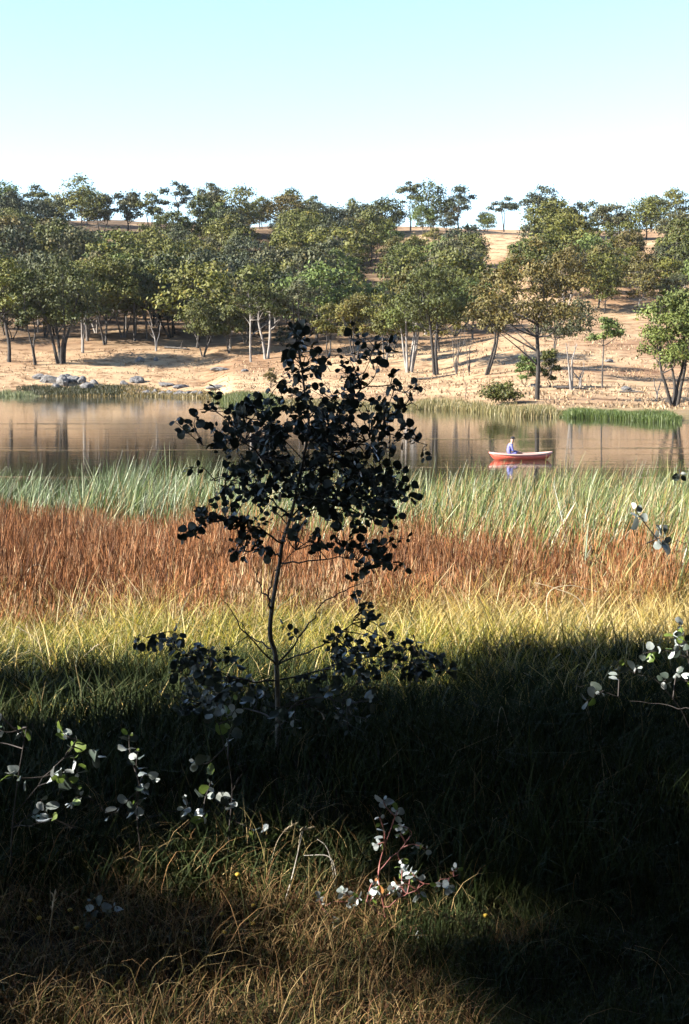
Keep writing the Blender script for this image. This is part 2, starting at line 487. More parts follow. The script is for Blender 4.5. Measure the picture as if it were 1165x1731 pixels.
ang = rs.normal(0.25, 1.1, n); bend = 0.06 + 0.28 * rs.rand(n) ** 1.5
v1, q1, c1, cen = blades(np.stack([x, y, z], -1), hgt, ang, bend, 0.004 + 0.004 * rs.rand(n), c, 3, tip=0.5)
# seed heads: slim spindles about the upper third of each stem, and short side sprigs
parts = [(v1, q1, c1)]
for k in range(3):
    t0 = 0.55 + 0.17 * k
    i0 = np.clip((t0 * 3).astype(int) if isinstance(t0, np.ndarray) else int(t0 * 3), 0, 2); f = t0 * 3 - i0
    base = cen[:, i0] * (1 - f) + cen[:, i0 + 1] * f
    sel = rs.rand(n) < 0.8
    m = int(sel.sum())
    hv, hq, hc, _ = blades(base[sel], hgt[sel] * (0.10 + 0.12 * rs.rand(m)), rs.rand(m) * 6.283, 0.1 + 0.4 * rs.rand(m), 0.006 + 0.006 * rs.rand(m), np.clip(c[sel] * (0.8 + 0.5 * rs.rand(m, 1)), 0, 0.8), 1, tip=0.2)
    parts.append((hv, hq, hc))
v, q, cc = merge(parts)
o = link('sedge_bed', mesh_np('sedge_bed', v, q, M_sedge, cc))
tag(o, 'rust brown seeding sedge in a wide band before the reeds', 'sedge', kind='stuff')

# yellow green meadow grass, sunlit, long and falling over
x, y = field(rs, 120000, 6.2, 15.0, 0.5)
keep = (y < rust_front(x, y) + 1.4) & (rs.rand(len(x)) < np.interp(y, [6.6, 8, 15], [0.5, 1, 0.9]))
keep &= vnoise(x * 3, y * 3 + 8, 0.6) > 0.25
x, y = x[keep][:62000], y[keep][:62000]
n = len(x); z = height(x, y)
tuss = vnoise(x * 2, y * 2, 1.1)
hgt = np.interp(y, [6.6, 9, 12, 14], [0.16, 0.26, 0.36, 0.42]) * (0.4 + 0.8 * rs.rand(n)) * (0.3 + 1.3 * tuss)
right = np.clip((pxof(x, y) - 500) / 500, 0, 1)
g = pick(rs, n, [(0.34, 0.31, 0.035), (0.48, 0.41, 0.055), (0.18, 0.20, 0.025), (0.06, 0.09, 0.015)], [3, 3, 2, 2.4])
s = pick(rs, n, [(0.60, 0.45, 0.14), (0.66, 0.52, 0.23), (0.52, 0.36, 0.09)])
ds = rs.rand(n) < np.clip(0.16 + 0.34 * right * np.clip((y - 8) / 3, 0, 1) + np.clip((y - 10.5) / 5, 0, 0.45), 0, 0.8)
c = np.where(ds[:, None], s, g)
bend = 0.3 + 0.8 * rs.rand(n)
v, q, cc, _ = blades(np.stack([x, y, z], -1), hgt * np.where(ds, 1.35, 1.0), rs.rand(n) * 6.283, bend, 0.004 + 0.006 * rs.rand(n), c, 3, tip=0.15, droop=0.15)
o = link('meadow_grass', mesh_np('meadow_grass', v, q, M_grass, cc))
tag(o, 'yellow green long grass in sun between shade and rust sedge', 'grass', kind='stuff')

# shaded short grass about the sapling
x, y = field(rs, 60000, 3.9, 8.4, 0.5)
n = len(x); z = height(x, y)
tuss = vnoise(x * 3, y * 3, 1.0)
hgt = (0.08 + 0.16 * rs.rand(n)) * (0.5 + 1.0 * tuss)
c = pick(rs, n, [(0.026, 0.042, 0.011), (0.038, 0.055, 0.015), (0.07, 0.08, 0.024), (0.22, 0.17, 0.08)], [5, 4, 1.2, 0.3])  # blades coloured near black to deepen the shade
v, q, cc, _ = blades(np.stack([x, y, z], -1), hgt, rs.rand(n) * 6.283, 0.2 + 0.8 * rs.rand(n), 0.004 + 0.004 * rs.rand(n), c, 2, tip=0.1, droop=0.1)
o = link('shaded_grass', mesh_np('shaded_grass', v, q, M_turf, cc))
tag(o, 'dark green short grass in deep shade around the young gum', 'grass', kind='stuff')

# dry foreground grass with long fallen straws
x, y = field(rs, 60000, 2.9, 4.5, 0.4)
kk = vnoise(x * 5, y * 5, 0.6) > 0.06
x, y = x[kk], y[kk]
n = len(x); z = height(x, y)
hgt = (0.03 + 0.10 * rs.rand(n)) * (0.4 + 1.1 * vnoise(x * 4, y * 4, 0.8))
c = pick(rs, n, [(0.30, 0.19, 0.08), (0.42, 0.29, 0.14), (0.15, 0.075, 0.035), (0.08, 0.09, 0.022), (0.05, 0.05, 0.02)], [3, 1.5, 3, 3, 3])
# straw kept to the sunlit patch; turf coloured dark where shade falls
shade_turf = (x - 0.25 + (vnoise(x * 3, y * 3 + 50, 0.7) - .5) * 0.8 > 0) | (y > 4.1 + (vnoise(x * 3 + 20, y, 0.5) - .5) * 0.7)
c[shade_turf] = pick(rs, shade_turf.sum(), [(0.026, 0.042, 0.011), (0.038, 0.055, 0.015), (0.06, 0.065, 0.02)])
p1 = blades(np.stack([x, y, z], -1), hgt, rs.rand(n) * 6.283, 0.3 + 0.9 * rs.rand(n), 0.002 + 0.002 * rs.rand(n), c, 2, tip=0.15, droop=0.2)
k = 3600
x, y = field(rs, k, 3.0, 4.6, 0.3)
kk = (x + (vnoise(x * 3, y * 3 + 50, 0.7) - .5) * 0.8 < 0.3) | (rs.rand(k) < 0.08)  # long straws also mostly kept out of the shade
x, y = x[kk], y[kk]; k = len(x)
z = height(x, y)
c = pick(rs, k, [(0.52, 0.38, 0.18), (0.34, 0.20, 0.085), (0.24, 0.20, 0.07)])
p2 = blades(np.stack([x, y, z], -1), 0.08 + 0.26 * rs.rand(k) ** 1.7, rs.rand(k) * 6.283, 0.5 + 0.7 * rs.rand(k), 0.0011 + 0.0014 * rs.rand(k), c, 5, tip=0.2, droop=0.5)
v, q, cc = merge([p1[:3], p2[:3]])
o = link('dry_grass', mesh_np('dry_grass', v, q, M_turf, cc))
tag(o, 'straw coloured tangled dry grass at the very front', 'grass', kind='stuff')

# far bank: dry tufts, and the reed strips by the waterline
def far_strip(name, label, px0, px1, d_off0, d_off1, hmin, hmax, nb, pal, wid, cat='reeds'):
    u = rs.uniform(px0, px1, nb)
    sh = []
    for uu in np.linspace(px0, px1, 24):
        ys = np.arange(95, 240, 0.5); xs = (uu - CX) / FPX * ys
        sh.append(ys[np.argmax(height(xs, ys) > 0.0)])
    sd = np.interp(u, np.linspace(px0, px1, 24), sh)
    yy = sd + rs.uniform(d_off0, d_off1, nb)
    xx = (u - CX) / FPX * yy
    zz = np.maximum(height(xx, yy), -0.3)
    taper = np.clip(np.minimum(u - px0, px1 - u) / 18, 0.35, 1)
    hh = 0.62 * rs.uniform(hmin, hmax, nb) * taper * (0.6 + 0.8 * vnoise(xx, yy, 2.0))
    v, q, cc, _ = blades(np.stack([xx, yy, zz], -1), hh, rs.rand(nb) * 6.283, 0.1 + 0.4 * rs.rand(nb), wid * (0.7 + 0.6 * rs.rand(nb)), pick(rs, nb, pal), 2, tip=0.2)
    o = link(name, mesh_np(name, v, q, M_grass, cc))
    tag(o, label, cat, kind='stuff')
far_strip('far_reeds', 'pale green reeds at waterline by the left picture edge', -60, 72, -2.5, 1.5, 0.6, 1.2, 2600, [(0.22, 0.25, 0.11), (0.30, 0.30, 0.15), (0.12, 0.16, 0.06)], 0.07)
far_strip('far_reeds', 'dark green reeds on far shore behind the sapling', 358, 476, -1.5, 9.0, 0.8, 1.5, 5200, [(0.09, 0.13, 0.035), (0.14, 0.17, 0.05), (0.20, 0.20, 0.07)], 0.06)
far_strip('far_reeds', 'straw coloured reeds on far shore beneath the tall gum', 690, 950, -1.0, 4.5, 0.6, 1.5, 6500, [(0.42, 0.32, 0.15), (0.34, 0.29, 0.11), (0.22, 0.20, 0.07), (0.16, 0.15, 0.06)], 0.05)
far_strip('far_reeds', 'bright green reeds along the far shore right of canoe', 945, 1152, -1.5, 3.5, 0.7, 1.15, 6500, [(0.10, 0.15, 0.03), (0.15, 0.19, 0.045), (0.07, 0.11, 0.025)], 0.05)
far_strip('far_sedge', 'low brown and olive sedge fringing the rocky far shore', 60, 370, -0.5, 6.0, 0.25, 0.7, 6500, [(0.28, 0.20, 0.07), (0.16, 0.13, 0.05), (0.36, 0.26, 0.10), (0.08, 0.075, 0.03)], 0.10, 'sedge')
far_strip('far_rushes', 'dark green rushes below the rocky outcrop on the left shore', 30, 215, 0.0, 5.5, 0.5, 1.1, 6000, [(0.035, 0.045, 0.016), (0.05, 0.06, 0.02), (0.10, 0.09, 0.035)], 0.10, 'rushes')
far_strip('far_sedge', 'low olive sedge on far shore between reeds and dead stems', 470, 800, -0.3, 5.0, 0.25, 0.75, 5000, [(0.30, 0.24, 0.10), (0.20, 0.17, 0.06), (0.12, 0.11, 0.045)], 0.08, 'sedge')

nb = 26000
u = rs.uniform(-120, 1290, nb); dd = rs.uniform(0, 1, nb) ** 1.3 * 140 + 112
xx = (u - CX) / FPX * dd
zz = height(xx, dd)
k = (zz > 0.5) & (vnoise(xx, dd, 4) > 0.35)
xx, dd, zz = xx[k], dd[k], zz[k]; nb = len(xx)
v, q, cc, _ = blades(np.stack([xx, dd, zz], -1), 0.15 + 0.35 * rs.rand(nb) ** 2, rs.rand(nb) * 6.283, 0.4 + 0.6 * rs.rand(nb), 0.10 + 0.12 * rs.rand(nb), pick(rs, nb, [(0.48, 0.33, 0.20), (0.42, 0.28, 0.16), (0.56, 0.42, 0.26), (0.20, 0.13, 0.07)], [4, 4, 3, 2.5]), 2, tip=0.3)
o = link('pasture_grass', mesh_np('pasture_grass', v, q, M_sedge, cc))
tag(o, 'bleached tussocky grass covering the far hillside pasture', 'grass', kind='stuff')

# ------------------------------------------------------------------ gum trees
def leaf_cloud(rg, centers, sizes, nleaf, leaf, flat=0.65, droop=0.35):
    """rhombic leaf sprays through the outer part of each clump"""
    w = sizes ** 2; w = w / w.sum()
    ci = rg.choice(len(centers), nleaf, p=w)
    d = rg.normal(size=(nleaf, 3)); d /= np.linalg.norm(d, axis=1)[:, None]
    d[:, 2] = np.where(d[:, 2] < -0.35, -d[:, 2] * 0.6, d[:, 2])
    # lobed, uneven clump outline
    lob = 0.80 + 0.30 * np.sin(d[:, 0] * 5 + ci * 1.7) * np.sin(d[:, 1] * 5 + ci * 2.3) + 0.15 * rg.rand(nleaf)
    r = sizes[ci] * lob * (0.25 + 0.75 * rg.rand(nleaf) ** 0.45)
    p = centers[ci] + d * r[:, None] * np.array([1, 1, flat])
    nrm = d * 1.1 + rg.normal(size=(nleaf, 3)) * 0.55
    nrm /= np.linalg.norm(nrm, axis=1)[:, None]
    a = np.cross(nrm, rg.normal(size=(nleaf, 3))); a /= np.linalg.norm(a, axis=1)[:, None] + 1e-9
    a[:, 2] -= droop; a /= np.linalg.norm(a, axis=1)[:, None] + 1e-9
    b = np.cross(nrm, a); b /= np.linalg.norm(b, axis=1)[:, None] + 1e-9
    L = leaf * (0.6 + 0.8 * rg.rand(nleaf))[:, None]
    v = np.stack([p - a * L * .55, p + b * L * .30, p + a * L * .6, p - b * L * .30], 1).reshape(-1, 3)
    q = np.arange(nleaf * 4).reshape(-1, 4)
    cl = 0.75 + 0.5 * rg.rand(len(centers))
    k = (cl[ci] * (0.72 + 0.56 * rg.rand(nleaf)))[:, None] * np.array([1, 1, 1])
    warm = rg.rand(nleaf) < 0.05
    k[warm] *= np.array([1.35, 1.05, 0.8])
    return v, q, np.repeat(k, 4, 0)

def tree_meshes(seed, H, W, cb=0.4, stems=1, lean=0.0, nclump=16, nleaf=2600, leaf=0.34, bark=None, crown=None, flat=0.84, bare=0, trunk_r=None, shape=0.6, clump=0.36):
    rg = np.random.RandomState(seed)
    nclump = int(nclump * 1.0); nleaf = int(nleaf * 1.45)
    g = Geo()
    tr = trunk_r or H * 0.018 + 0.03
    # clump centres in the crown envelope, kept apart
    cs = []
    tries = 0
    while len(cs) < nclump and tries < 2000:
        tries += 1
        t = rg.rand() ** 0.9
        rm = W * (1 - clump * 0.7) * max(0.1, math.sin(math.pi * min(0.97, 0.18 + 0.80 * t))) ** shape
        a = rg.rand() * 6.283; r = rm * math.sqrt(rg.rand())
        c = np.array([math.cos(a) * r + lean * H * (cb + (1 - cb) * t) * 0.8, math.sin(a) * r, H * (cb + (0.93 - cb) * t)])
        if all(np.linalg.norm((c - o_) * [1, 1, 1.3]) > W * 0.38 for o_ in cs): cs.append(c)
    cs = np.array(cs)
    sz = W * clump * (0.75 + 0.6 * rg.rand(len(cs))) 
    # stems fork into limbs that run to the clumps
    forks = []
    for s in range(stems):
        a = 6.283 * (s + rg.rand() * 0.7) / stems
        sp = (0.0 if stems == 1 else 1.0)
        b0 = np.array([math.cos(a), math.sin(a), 0]) * tr * 1.3 * sp
        fk = np.array([lean * H * cb + math.cos(a) * W * 0.28 * sp + rg.normal() * 0.25, math.sin(a) * W * 0.28 * sp, H * cb * (0.75 + 0.4 * rg.rand())])
        top = np.array([lean * H * 0.75 + math.cos(a) * W * 0.4 * sp + rg.normal() * 0.4, math.sin(a) * W * 0.4 * sp, H * (0.72 + 0.12 * rg.rand())])
        mid = (b0 + fk) / 2 + rg.normal(size=3) * [0.2, 0.2, 0] * H * 0.06
        pts = curve_pts([b0 - [0, 0, 0.4], b0 + [0, 0, 0.15], mid, fk, (fk + top) / 2 + rg.normal(size=3) * 0.3, top], 14)
        k = tr * (1 if stems == 1 else 0.72)
        rad = k * np.interp(np.linspace(0, 1, 14), [0, 0.06, 0.2, 0.55, 1], [1.7, 1.25, 1.0, 0.7, 0.22])
        g.tube(pts, rad, 7)
        forks.append((pts, rad))
    for i, c in enumerate(cs):
        bp, br, best = None, None, 1e9
        for pts, rad in forks:
            for j in range(4, 13):
                dz = c[2] - pts[j][2]
                if dz < 0.05 * H: continue
                d = np.linalg.norm(c - pts[j]) + 0.5 * abs(dz - 0.2 * H)
                if d < best: best, bp, br = d, pts[j], rad[j]
        if bp is None: continue
        m = (bp + c) / 2 + rg.normal(size=3) * 0.08 * np.linalg.norm(c - bp)
        m[2] -= 0.06 * np.linalg.norm(c - bp)
        pts = curve_pts([bp, m, c], 6)
        g.tube(pts, br * np.linspace(0.62, 0.14, 6), 5)
        for _ in range(2):
            e = c + rg.normal(size=3) * sz[i] * 0.55
            g.tube(curve_pts([pts[3], (pts[3] + e) / 2 + rg.normal(size=3) * 0.1, e], 4), br * np.linspace(0.25, 0.07, 4), 4)
    for _ in range(bare):
        pts, rad = forks[rg.randint(len(forks))]
        j = rg.randint(5, 11)
        a = rg.rand() * 6.283; L = W * (0.5 + 0.5 * rg.rand())
        e = pts[j] + np.array([math.cos(a) * L, math.sin(a) * L, L * (0.3 + 0.5 * rg.rand())])
        g.tube(curve_pts([pts[j], (pts[j] + e) / 2 + rg.normal(size=3) * 0.2, e], 6), rad[j] * np.linspace(0.5, 0.08, 6), 5)
    tm = g.mesh('trunk', bark or M_bark_dark)
    v, q, cc = leaf_cloud(rg, cs, sz, nleaf, leaf, flat)
    cm = mesh_np('crown', v, q, crown or M_crown, cc)
    return tm, cm

def dead_meshes(seed, H, W, stems=3, bark=None, tr=None):
    rg = np.random.RandomState(seed); g = Geo(); tr = tr or 0.05 + H * 0.018
    for s in range(stems):
        a = 6.283 * (s + 0.5 * rg.rand()) / stems
        top = np.array([math.cos(a) * W * (0.5 + 0.5 * rg.rand()), math.sin(a) * W * 0.6, H * (0.7 + 0.3 * rg.rand())])
        pts = curve_pts([(0, 0, -0.3), top * [0.15, 0.15, 0.3] + rg.normal(size=3) * 0.12, top * [0.6, 0.6, 0.65] + rg.normal(size=3) * 0.2, top], 10)
        rad = tr * np.linspace(1.0, 0.18, 10)
        g.tube(pts, rad, 6)
        for k in range(3):
            j = rg.randint(4, 9); e = pts[j] + rg.normal(size=3) * [W * .35, W * .35, 0.2] + [0, 0, H * 0.16]
            g.tube(curve_pts([pts[j], (pts[j] + e) / 2 + rg.normal(size=3) * 0.1, e], 5), rad[j] * np.linspace(0.6, 0.12, 5), 5)
    return g.mesh('trunk', bark or M_bark_pale)

def put_tree(meshes, loc, label, rz=0, s=(1, 1, 1), group=None, name='gum_tree'):
    r = empty(name, loc); r.rotation_euler.z = rz; r.scale = s
    tag(r, label, 'tree', group)
    for nm, me in zip(('trunk', 'crown'), meshes): link(nm, me, r)
    return r
def bank_tree(px, pyb, pyt, hw, label, seed, **kw):
    p = on_ground(px, pyb)
    H = (pyb - pyt) / FPX * p.y; W = hw * 1.12 / FPX * p.y
    rz = kw.pop('rz', 0.0)
    ms = tree_meshes(seed, H, W, **kw)
    return put_tree(ms, p, label, rz)
def dead_tree(px, pyb, pyt, hw, label, seed, bark=None, stems=3, tr=None):
    p = on_ground(px, pyb)
    H = (pyb - pyt) / FPX * p.y; W = hw / FPX * p.y
    r = empty('dead_tree', p); tag(r, label, 'dead tree')
    link('trunk', dead_meshes(seed, H, W, stems, bark, tr), r)

G, GR, BR, FR = M_crown, M_crown_grey, M_crown_brown, M_crown_fresh
BD, BG, BP = M_bark_dark, M_bark_grey, M_bark_pale
# trees standing on the far bank, left to right
bank_tree(16, 612, 436, 52, 'dark gum with thin trunk at the left picture edge', 101, cb=0.42, nclump=18, nleaf=3400, leaf=0.42)
bank_tree(62, 617, 452, 42, 'narrow dark gum with crooked twin stems beside the spreading olive gum', 102, cb=0.40, stems=2, nclump=14, nleaf=2400, leaf=0.42, trunk_r=0.28)
bank_tree(103, 614, 434, 70, 'spreading olive gum with several dark stems fanning from one base', 103, cb=0.36, stems=4, nclump=22, nleaf=4800, leaf=0.42, bark=BD, trunk_r=0.42)
bank_tree(179, 583, 427, 64, 'broad olive gum with stout dark trunk behind the pale leaning stem', 104, cb=0.38, stems=2, nclump=20, nleaf=4600, leaf=0.44)
dead_tree(140, 597, 520, 12, 'pale slender dead stem leaning under the broad olive gum', 105, stems=2, tr=0.28)
bank_tree(228, 577, 440, 42, 'tall thin dark gum behind the bank, one of two side by side', 106, cb=0.5, nclump=14, nleaf=2800, leaf=0.45, trunk_r=0.25)
bank_tree(248, 573, 450, 40, 'thin gum with pale straight trunk next to tall dark gum', 107, cb=0.5, nclump=13, nleaf=2400, leaf=0.45, bark=BG, trunk_r=0.22)
dead_tree(264, 594, 540, 16, 'pale forked dead sapling on the tan bank left of the round olive gum', 108, stems=2, tr=0.2)
bank_tree(292, 570, 455, 40, 'dark gum between pale dead sapling and round olive gum', 109, cb=0.48, nclump=13, nleaf=2400, leaf=0.45, trunk_r=0.22)
bank_tree(343, 603, 512, 44, 'low round olive gum with thin stems on the open bank', 110, cb=0.42, stems=3, nclump=16, nleaf=3400, leaf=0.34, bark=BG, trunk_r=0.2, shape=0.45)
bank_tree(388, 597, 520, 36, 'small olive gum beside the low round one', 111, cb=0.42, stems=2, nclump=12, nleaf=2400, leaf=0.34, bark=BG, trunk_r=0.18)
bank_tree(424, 612, 465, 36, 'slim gum with white trunk and thin high crown', 112, cb=0.5, nclump=10, nleaf=1300, leaf=0.34, bark=BP, trunk_r=0.2, bare=5)
bank_tree(453, 607, 478, 44, 'gum with thick white trunk just left of the sapling tip', 113, cb=0.5, stems=2, nclump=12, nleaf=1900, leaf=0.34, bark=BP, trunk_r=0.35, bare=3)
bank_tree(508, 600, 470, 44, 'grey green gum standing behind the tip of the sapling', 114, cb=0.45, stems=2, nclump=14, nleaf=2600, leaf=0.36, crown=GR, bark=BG)
bank_tree(556, 606, 512, 32, 'small olive gum right of the sapling tip', 115, cb=0.4, stems=2, nclump=11, nleaf=2200, leaf=0.33)
bank_tree(602, 612, 498, 46, 'yellowish olive gum with low rounded crown behind the sapling', 116, cb=0.42, stems=3, nclump=16, nleaf=3800, leaf=0.34, crown=G)
bank_tree(652, 615, 500, 42, 'round olive gum with white stem bases left of the big dark gum', 117, cb=0.42, stems=3, nclump=14, nleaf=3400, leaf=0.33, bark=BG)
bank_tree(692, 630, 494, 44, 'gum with a fan of pale crooked stems under green crown', 118, cb=0.5, stems=5, nclump=14, nleaf=2800, leaf=0.30, bark=BP, trunk_r=0.28, crown=FR)
bank_tree(738, 634, 440, 68, 'big dense dark green gum with leaning dark trunk', 119, cb=0.46, stems=2, lean=-0.03, nclump=24, nleaf=5600, leaf=0.32, bark=BD, trunk_r=0.34)
dead_tree(772, 632, 545, 20, 'bare grey many stemmed dead shrub beside big dark gum', 120, BG, 5, 0.10)
dead_tree(793, 630, 560, 14, 'thin bare dead sapling next to the many stemmed dead shrub', 121, BG, 3, 0.08)
bank_tree(822, 634, 462, 52, 'tawny olive gum with leaning forked trunk left of the tallest bank gum', 122, cb=0.42, stems=2, lean=0.10, nclump=18, nleaf=3600, leaf=0.30, crown=BR, trunk_r=0.26)
bank_tree(908, 676, 402, 92, 'tallest tawny gum with straight dark trunk at the water edge', 123, cb=0.46, nclump=22, nleaf=5200, leaf=0.27, crown=BR, bark=BD, trunk_r=0.25, bare=4, clump=0.3)
bank_tree(932, 640, 505, 62, 'grey green gum with long limb reaching right behind the tallest gum', 124, cb=0.5, stems=2, lean=0.25, nclump=13, nleaf=2400, leaf=0.28, crown=GR, bark=BG, trunk_r=0.16)
dead_tree(966, 660, 572, 28, 'pale dead tree forking into a wide V on the bank', 125, BP, 2, 0.2)
dead_tree(980, 656, 610, 16, 'short bleached dead stump with crooked arms beside the V fork', 126, BP, 3, 0.14)
bank_tree(1018, 656, 525, 32, 'slim gum with bright green small crown on the open pasture', 127, cb=0.6, nclump=9, nleaf=1500, leaf=0.26, crown=FR, bark=BG, trunk_r=0.11, lean=0.06)
bank_tree(1140, 688, 480, 62, 'large bright green gum with several trunks at right picture edge', 128, cb=0.32, stems=4, nclump=26, nleaf=6000, leaf=0.25, crown=FR, bark=BD, trunk_r=0.24)
bank_tree(1185, 690, 500, 50, 'half hidden green gum cut by the right picture edge', 129, cb=0.34, stems=2, nclump=18, nleaf=3400, leaf=0.25, crown=FR, trunk_r=0.22)
dead_tree(1110, 674, 632, 12, 'small pale forked dead stem left of the large bright green gum', 130, BP, 2, 0.10)
dead_tree(786, 672, 600, 5, 'thin bare grey stake of a dead sapling near the waterline', 131, BG, 1, 0.05)
# low bushes on the bank
def bush(px, py, pyt, hw, label, seed, crown, leaf=0.2, nleaf=1500):
    p = on_ground(px, py); H = (py - pyt) / FPX * p.y; W = hw / FPX * p.y
    ms = tree_meshes(seed, H, W, cb=0.22, stems=4, nclump=12, nleaf=nleaf, leaf=leaf, crown=crown, trunk_r=0.05, shape=0.35, clump=0.42)
    r = empty('bush', p); tag(r, label, 'bush')
    link('stem', ms[0], r); link('foliage', ms[1], r)
bush(888, 654, 600, 24, 'leafy green bush left of the tallest gum trunk', 141, FR, 0.22, 1500)
bush(930, 655, 590, 22, 'dark green bush growing against the tallest gum trunk', 142, G, 0.22, 1500)
bush(850, 684, 652, 40, 'low spreading olive bush on the shore left of tallest gum', 143, G, 0.2, 2000)
bush(458, 655, 620, 14, 'small yellow green bush on the bank behind the sapling crown', 144, BR, 0.2, 500)
bush(478, 585, 552, 18, 'small grey bush under the trees right of thick white trunk', 145, GR, 0.28, 700)
bush(760, 452, 430, 22, 'round dark bush on the hillside above the big dense gum', 146, G, 0.35, 900)

# ridge line
ridge = [(12, 398, 322, 26, 'gum on the ridge at the left picture edge', GR), (62, 400, 342, 32, 'low gum on the ridge second from the left edge', GR),
    (140, 402, 296, 44, 'tallest gum on the left part of the ridge', G), (172, 398, 330, 26, 'gum at the right shoulder of the tallest ridge gum', GR),
    (216, 394, 322, 24, 'small rounded gum on the ridge after the tallest one', GR), (258, 398, 330, 30, 'low gum on the ridge left of the airy crowned gum', G),
    (300, 396, 308, 26, 'airy crowned gum standing high on the ridge', GR), (356, 398, 305, 30, 'high gum on the ridge, left one of a pair', GR),
    (402, 400, 312, 42, 'broad gum on the ridge, right one of a pair', G), (482, 398, 330, 38, 'brownish grey rounded gum on the ridge above the sapling', M_crown_brown),
    (512, 396, 350, 22, 'small grey gum on the ridge beside the brownish one', GR), (560, 400, 356, 36, 'flat grey gum on the low dip of the ridge', GR),
    (612, 400, 348, 32, 'grey gum on the ridge just right of the dip', GR), (652, 398, 336, 34, 'dark gum on the ridge left of the tall pair', G),
    (694, 392, 305, 22, 'narrow tall gum on ridge crest with high clumps', GR), (730, 394, 312, 36, 'tall broad gum on the ridge crest', G),
    (776, 396, 318, 30, 'gum on ridge crest beside the slim lone gum', GR), (852, 392, 334, 26, 'slim lone gum on the bare ridge gap', GR),
    (912, 400, 311, 32, 'tall domed gum on the ridge right of the bare gap', GR), (948, 404, 345, 26, 'low gum at the foot of the tall domed ridge gum', G),
    (990, 404, 342, 32, 'airy grey gum on the right ridge', GR), (1036, 406, 346, 34, 'broad gum on the right ridge', GR),
    (1092, 406, 340, 40, 'broad dense gum on the right ridge, last high one', G), (1142, 408, 366, 34, 'low gum on the ridge at the right picture edge', GR)]
for i, (px, pb, pt, hw, lb, cm) in enumerate(ridge):
    p = on_ground(px, pb, 300, 560)
    d = p.y; pbz = project(p)[1]
    H = (pbz - pt) / FPX * d; W = hw * 1.2 / FPX * d
    slim = 'slim' in lb or 'airy' in lb or 'narrow' in lb
    put_tree(tree_meshes(300 + i, H, W, cb=0.5 if slim else 0.3, stems=1 + i % 2, nclump=11 if slim else 17, nleaf=1100 if slim else 2000, leaf=0.62, crown=cm, bark=BG if i % 3 == 0 else BD, trunk_r=0.28, clump=0.32 if slim else 0.40), p, lb, group='gums along the ridge line')

# hillside woodland: shared shapes, individual trees
variants = []
VAR = []
for i in range(16):
    ck, cm = [('olive', G), ('olive', G), ('grey green', GR), ('fresh green', FR), ('olive', G), ('grey green', GR), ('tawny', BR), ('olive', G)][i % 8]
    bk, bm_ = [('dark', BD), ('grey', BG), ('dark', BD), ('pale', BP)][(i // 2) % 4]
    variants.append(tree_meshes(500 + i, 12.0, [5.6, 6.6, 6.0, 7.0, 5.2, 6.6, 6.2][i % 7], cb=[0.34, 0.26, 0.38][i % 3], stems=1 + i % 3, nclump=17 + i % 5, nleaf=2100, leaf=0.50,
                                crown=cm, bark=bm_, bare=i % 2, trunk_r=0.24, clump=0.35))
    VAR.append((ck, bk))
gaps = [(450, 400, 20), (868, 398, 26), (692, 386, 16), (215, 372, 16), (1095, 424, 14), (640, 466, 8), (830, 432, 14)]
def dens(px, py):
    if py < 425 and (px + 7 * py) % 3 > 1.3: return 0.0
    if px < 330: return 1.0 if py < 572 else (0.6 if py < 588 else 0.0)
    if px < 560: return 1.0 if py < 570 else (0.45 if py < 592 else 0)
    if px < 800: return 1.0 if py < 560 else (0.4 if py < 595 else 0)
    if px < 930: return 0.3 if py < 442 else 1.0 if py < 490 else (0.25 if py < 525 else 0)
    if px < 1100: return 1.0 if py < 510 else (0.7 if py < 535 else 0)
    return 0.9 if py < 525 else 0
hr = random.Random(77)
spots = []
for _ in range(9000):
    if len(spots) >= 255: break
    D = 236 + 260 * hr.random() ** 1.1
    px = hr.uniform(-30, 1195)
    x = (px - CX) / FPX * D; z = h1(x, D)
    u, py = project((x, D, z))
    if hr.random() > dens(u, py): continue
    H = (7.5 + 9.0 * hr.random() ** 1.2) * (0.85 if D > 430 else 1)
    if float(vnoise(x + 300, D, 26)) < 0.30: continue
    hw, top = 6.0 * H / 12 / D * FPX, py - H / D * FPX
    if any(abs(gx - u) < hw * 0.7 + gw * 0.3 and top - 4 < gy < py for gx, gy, gw in gaps): continue
    if any((x - a) ** 2 + (D - b) ** 2 < (6.2 if D < 400 else 7.5) ** 2 for a, b, *_ in spots): continue
    spots.append((x, D, z, H, u, py))
MARKS = [(12, 'leftmost ridge gum'), (62, 'second ridge gum'), (140, 'tallest left ridge gum'), (216, 'small rounded ridge gum'), (258, 'low left ridge gum'), (300, 'airy high ridge gum'),
         (380, 'paired ridge gums'), (440, 'tan gap in the ridge'), (485, 'brownish ridge gum'), (560, 'low ridge dip'), (612, 'grey ridge gum'), (652, 'dark ridge gum'), (694, 'narrow tall ridge gum'),
         (735, 'tall broad ridge gum'), (776, 'gum before ridge gap'), (860, 'bare ridge gap'), (912, 'tall domed ridge gum'), (950, 'low gum by ridge dome'), (990, 'airy right ridge gum'), (1036, 'broad right ridge gum'),
         (1092, 'high right ridge gum'), (1150, 'rightmost ridge gum')]
seen_labels = {}
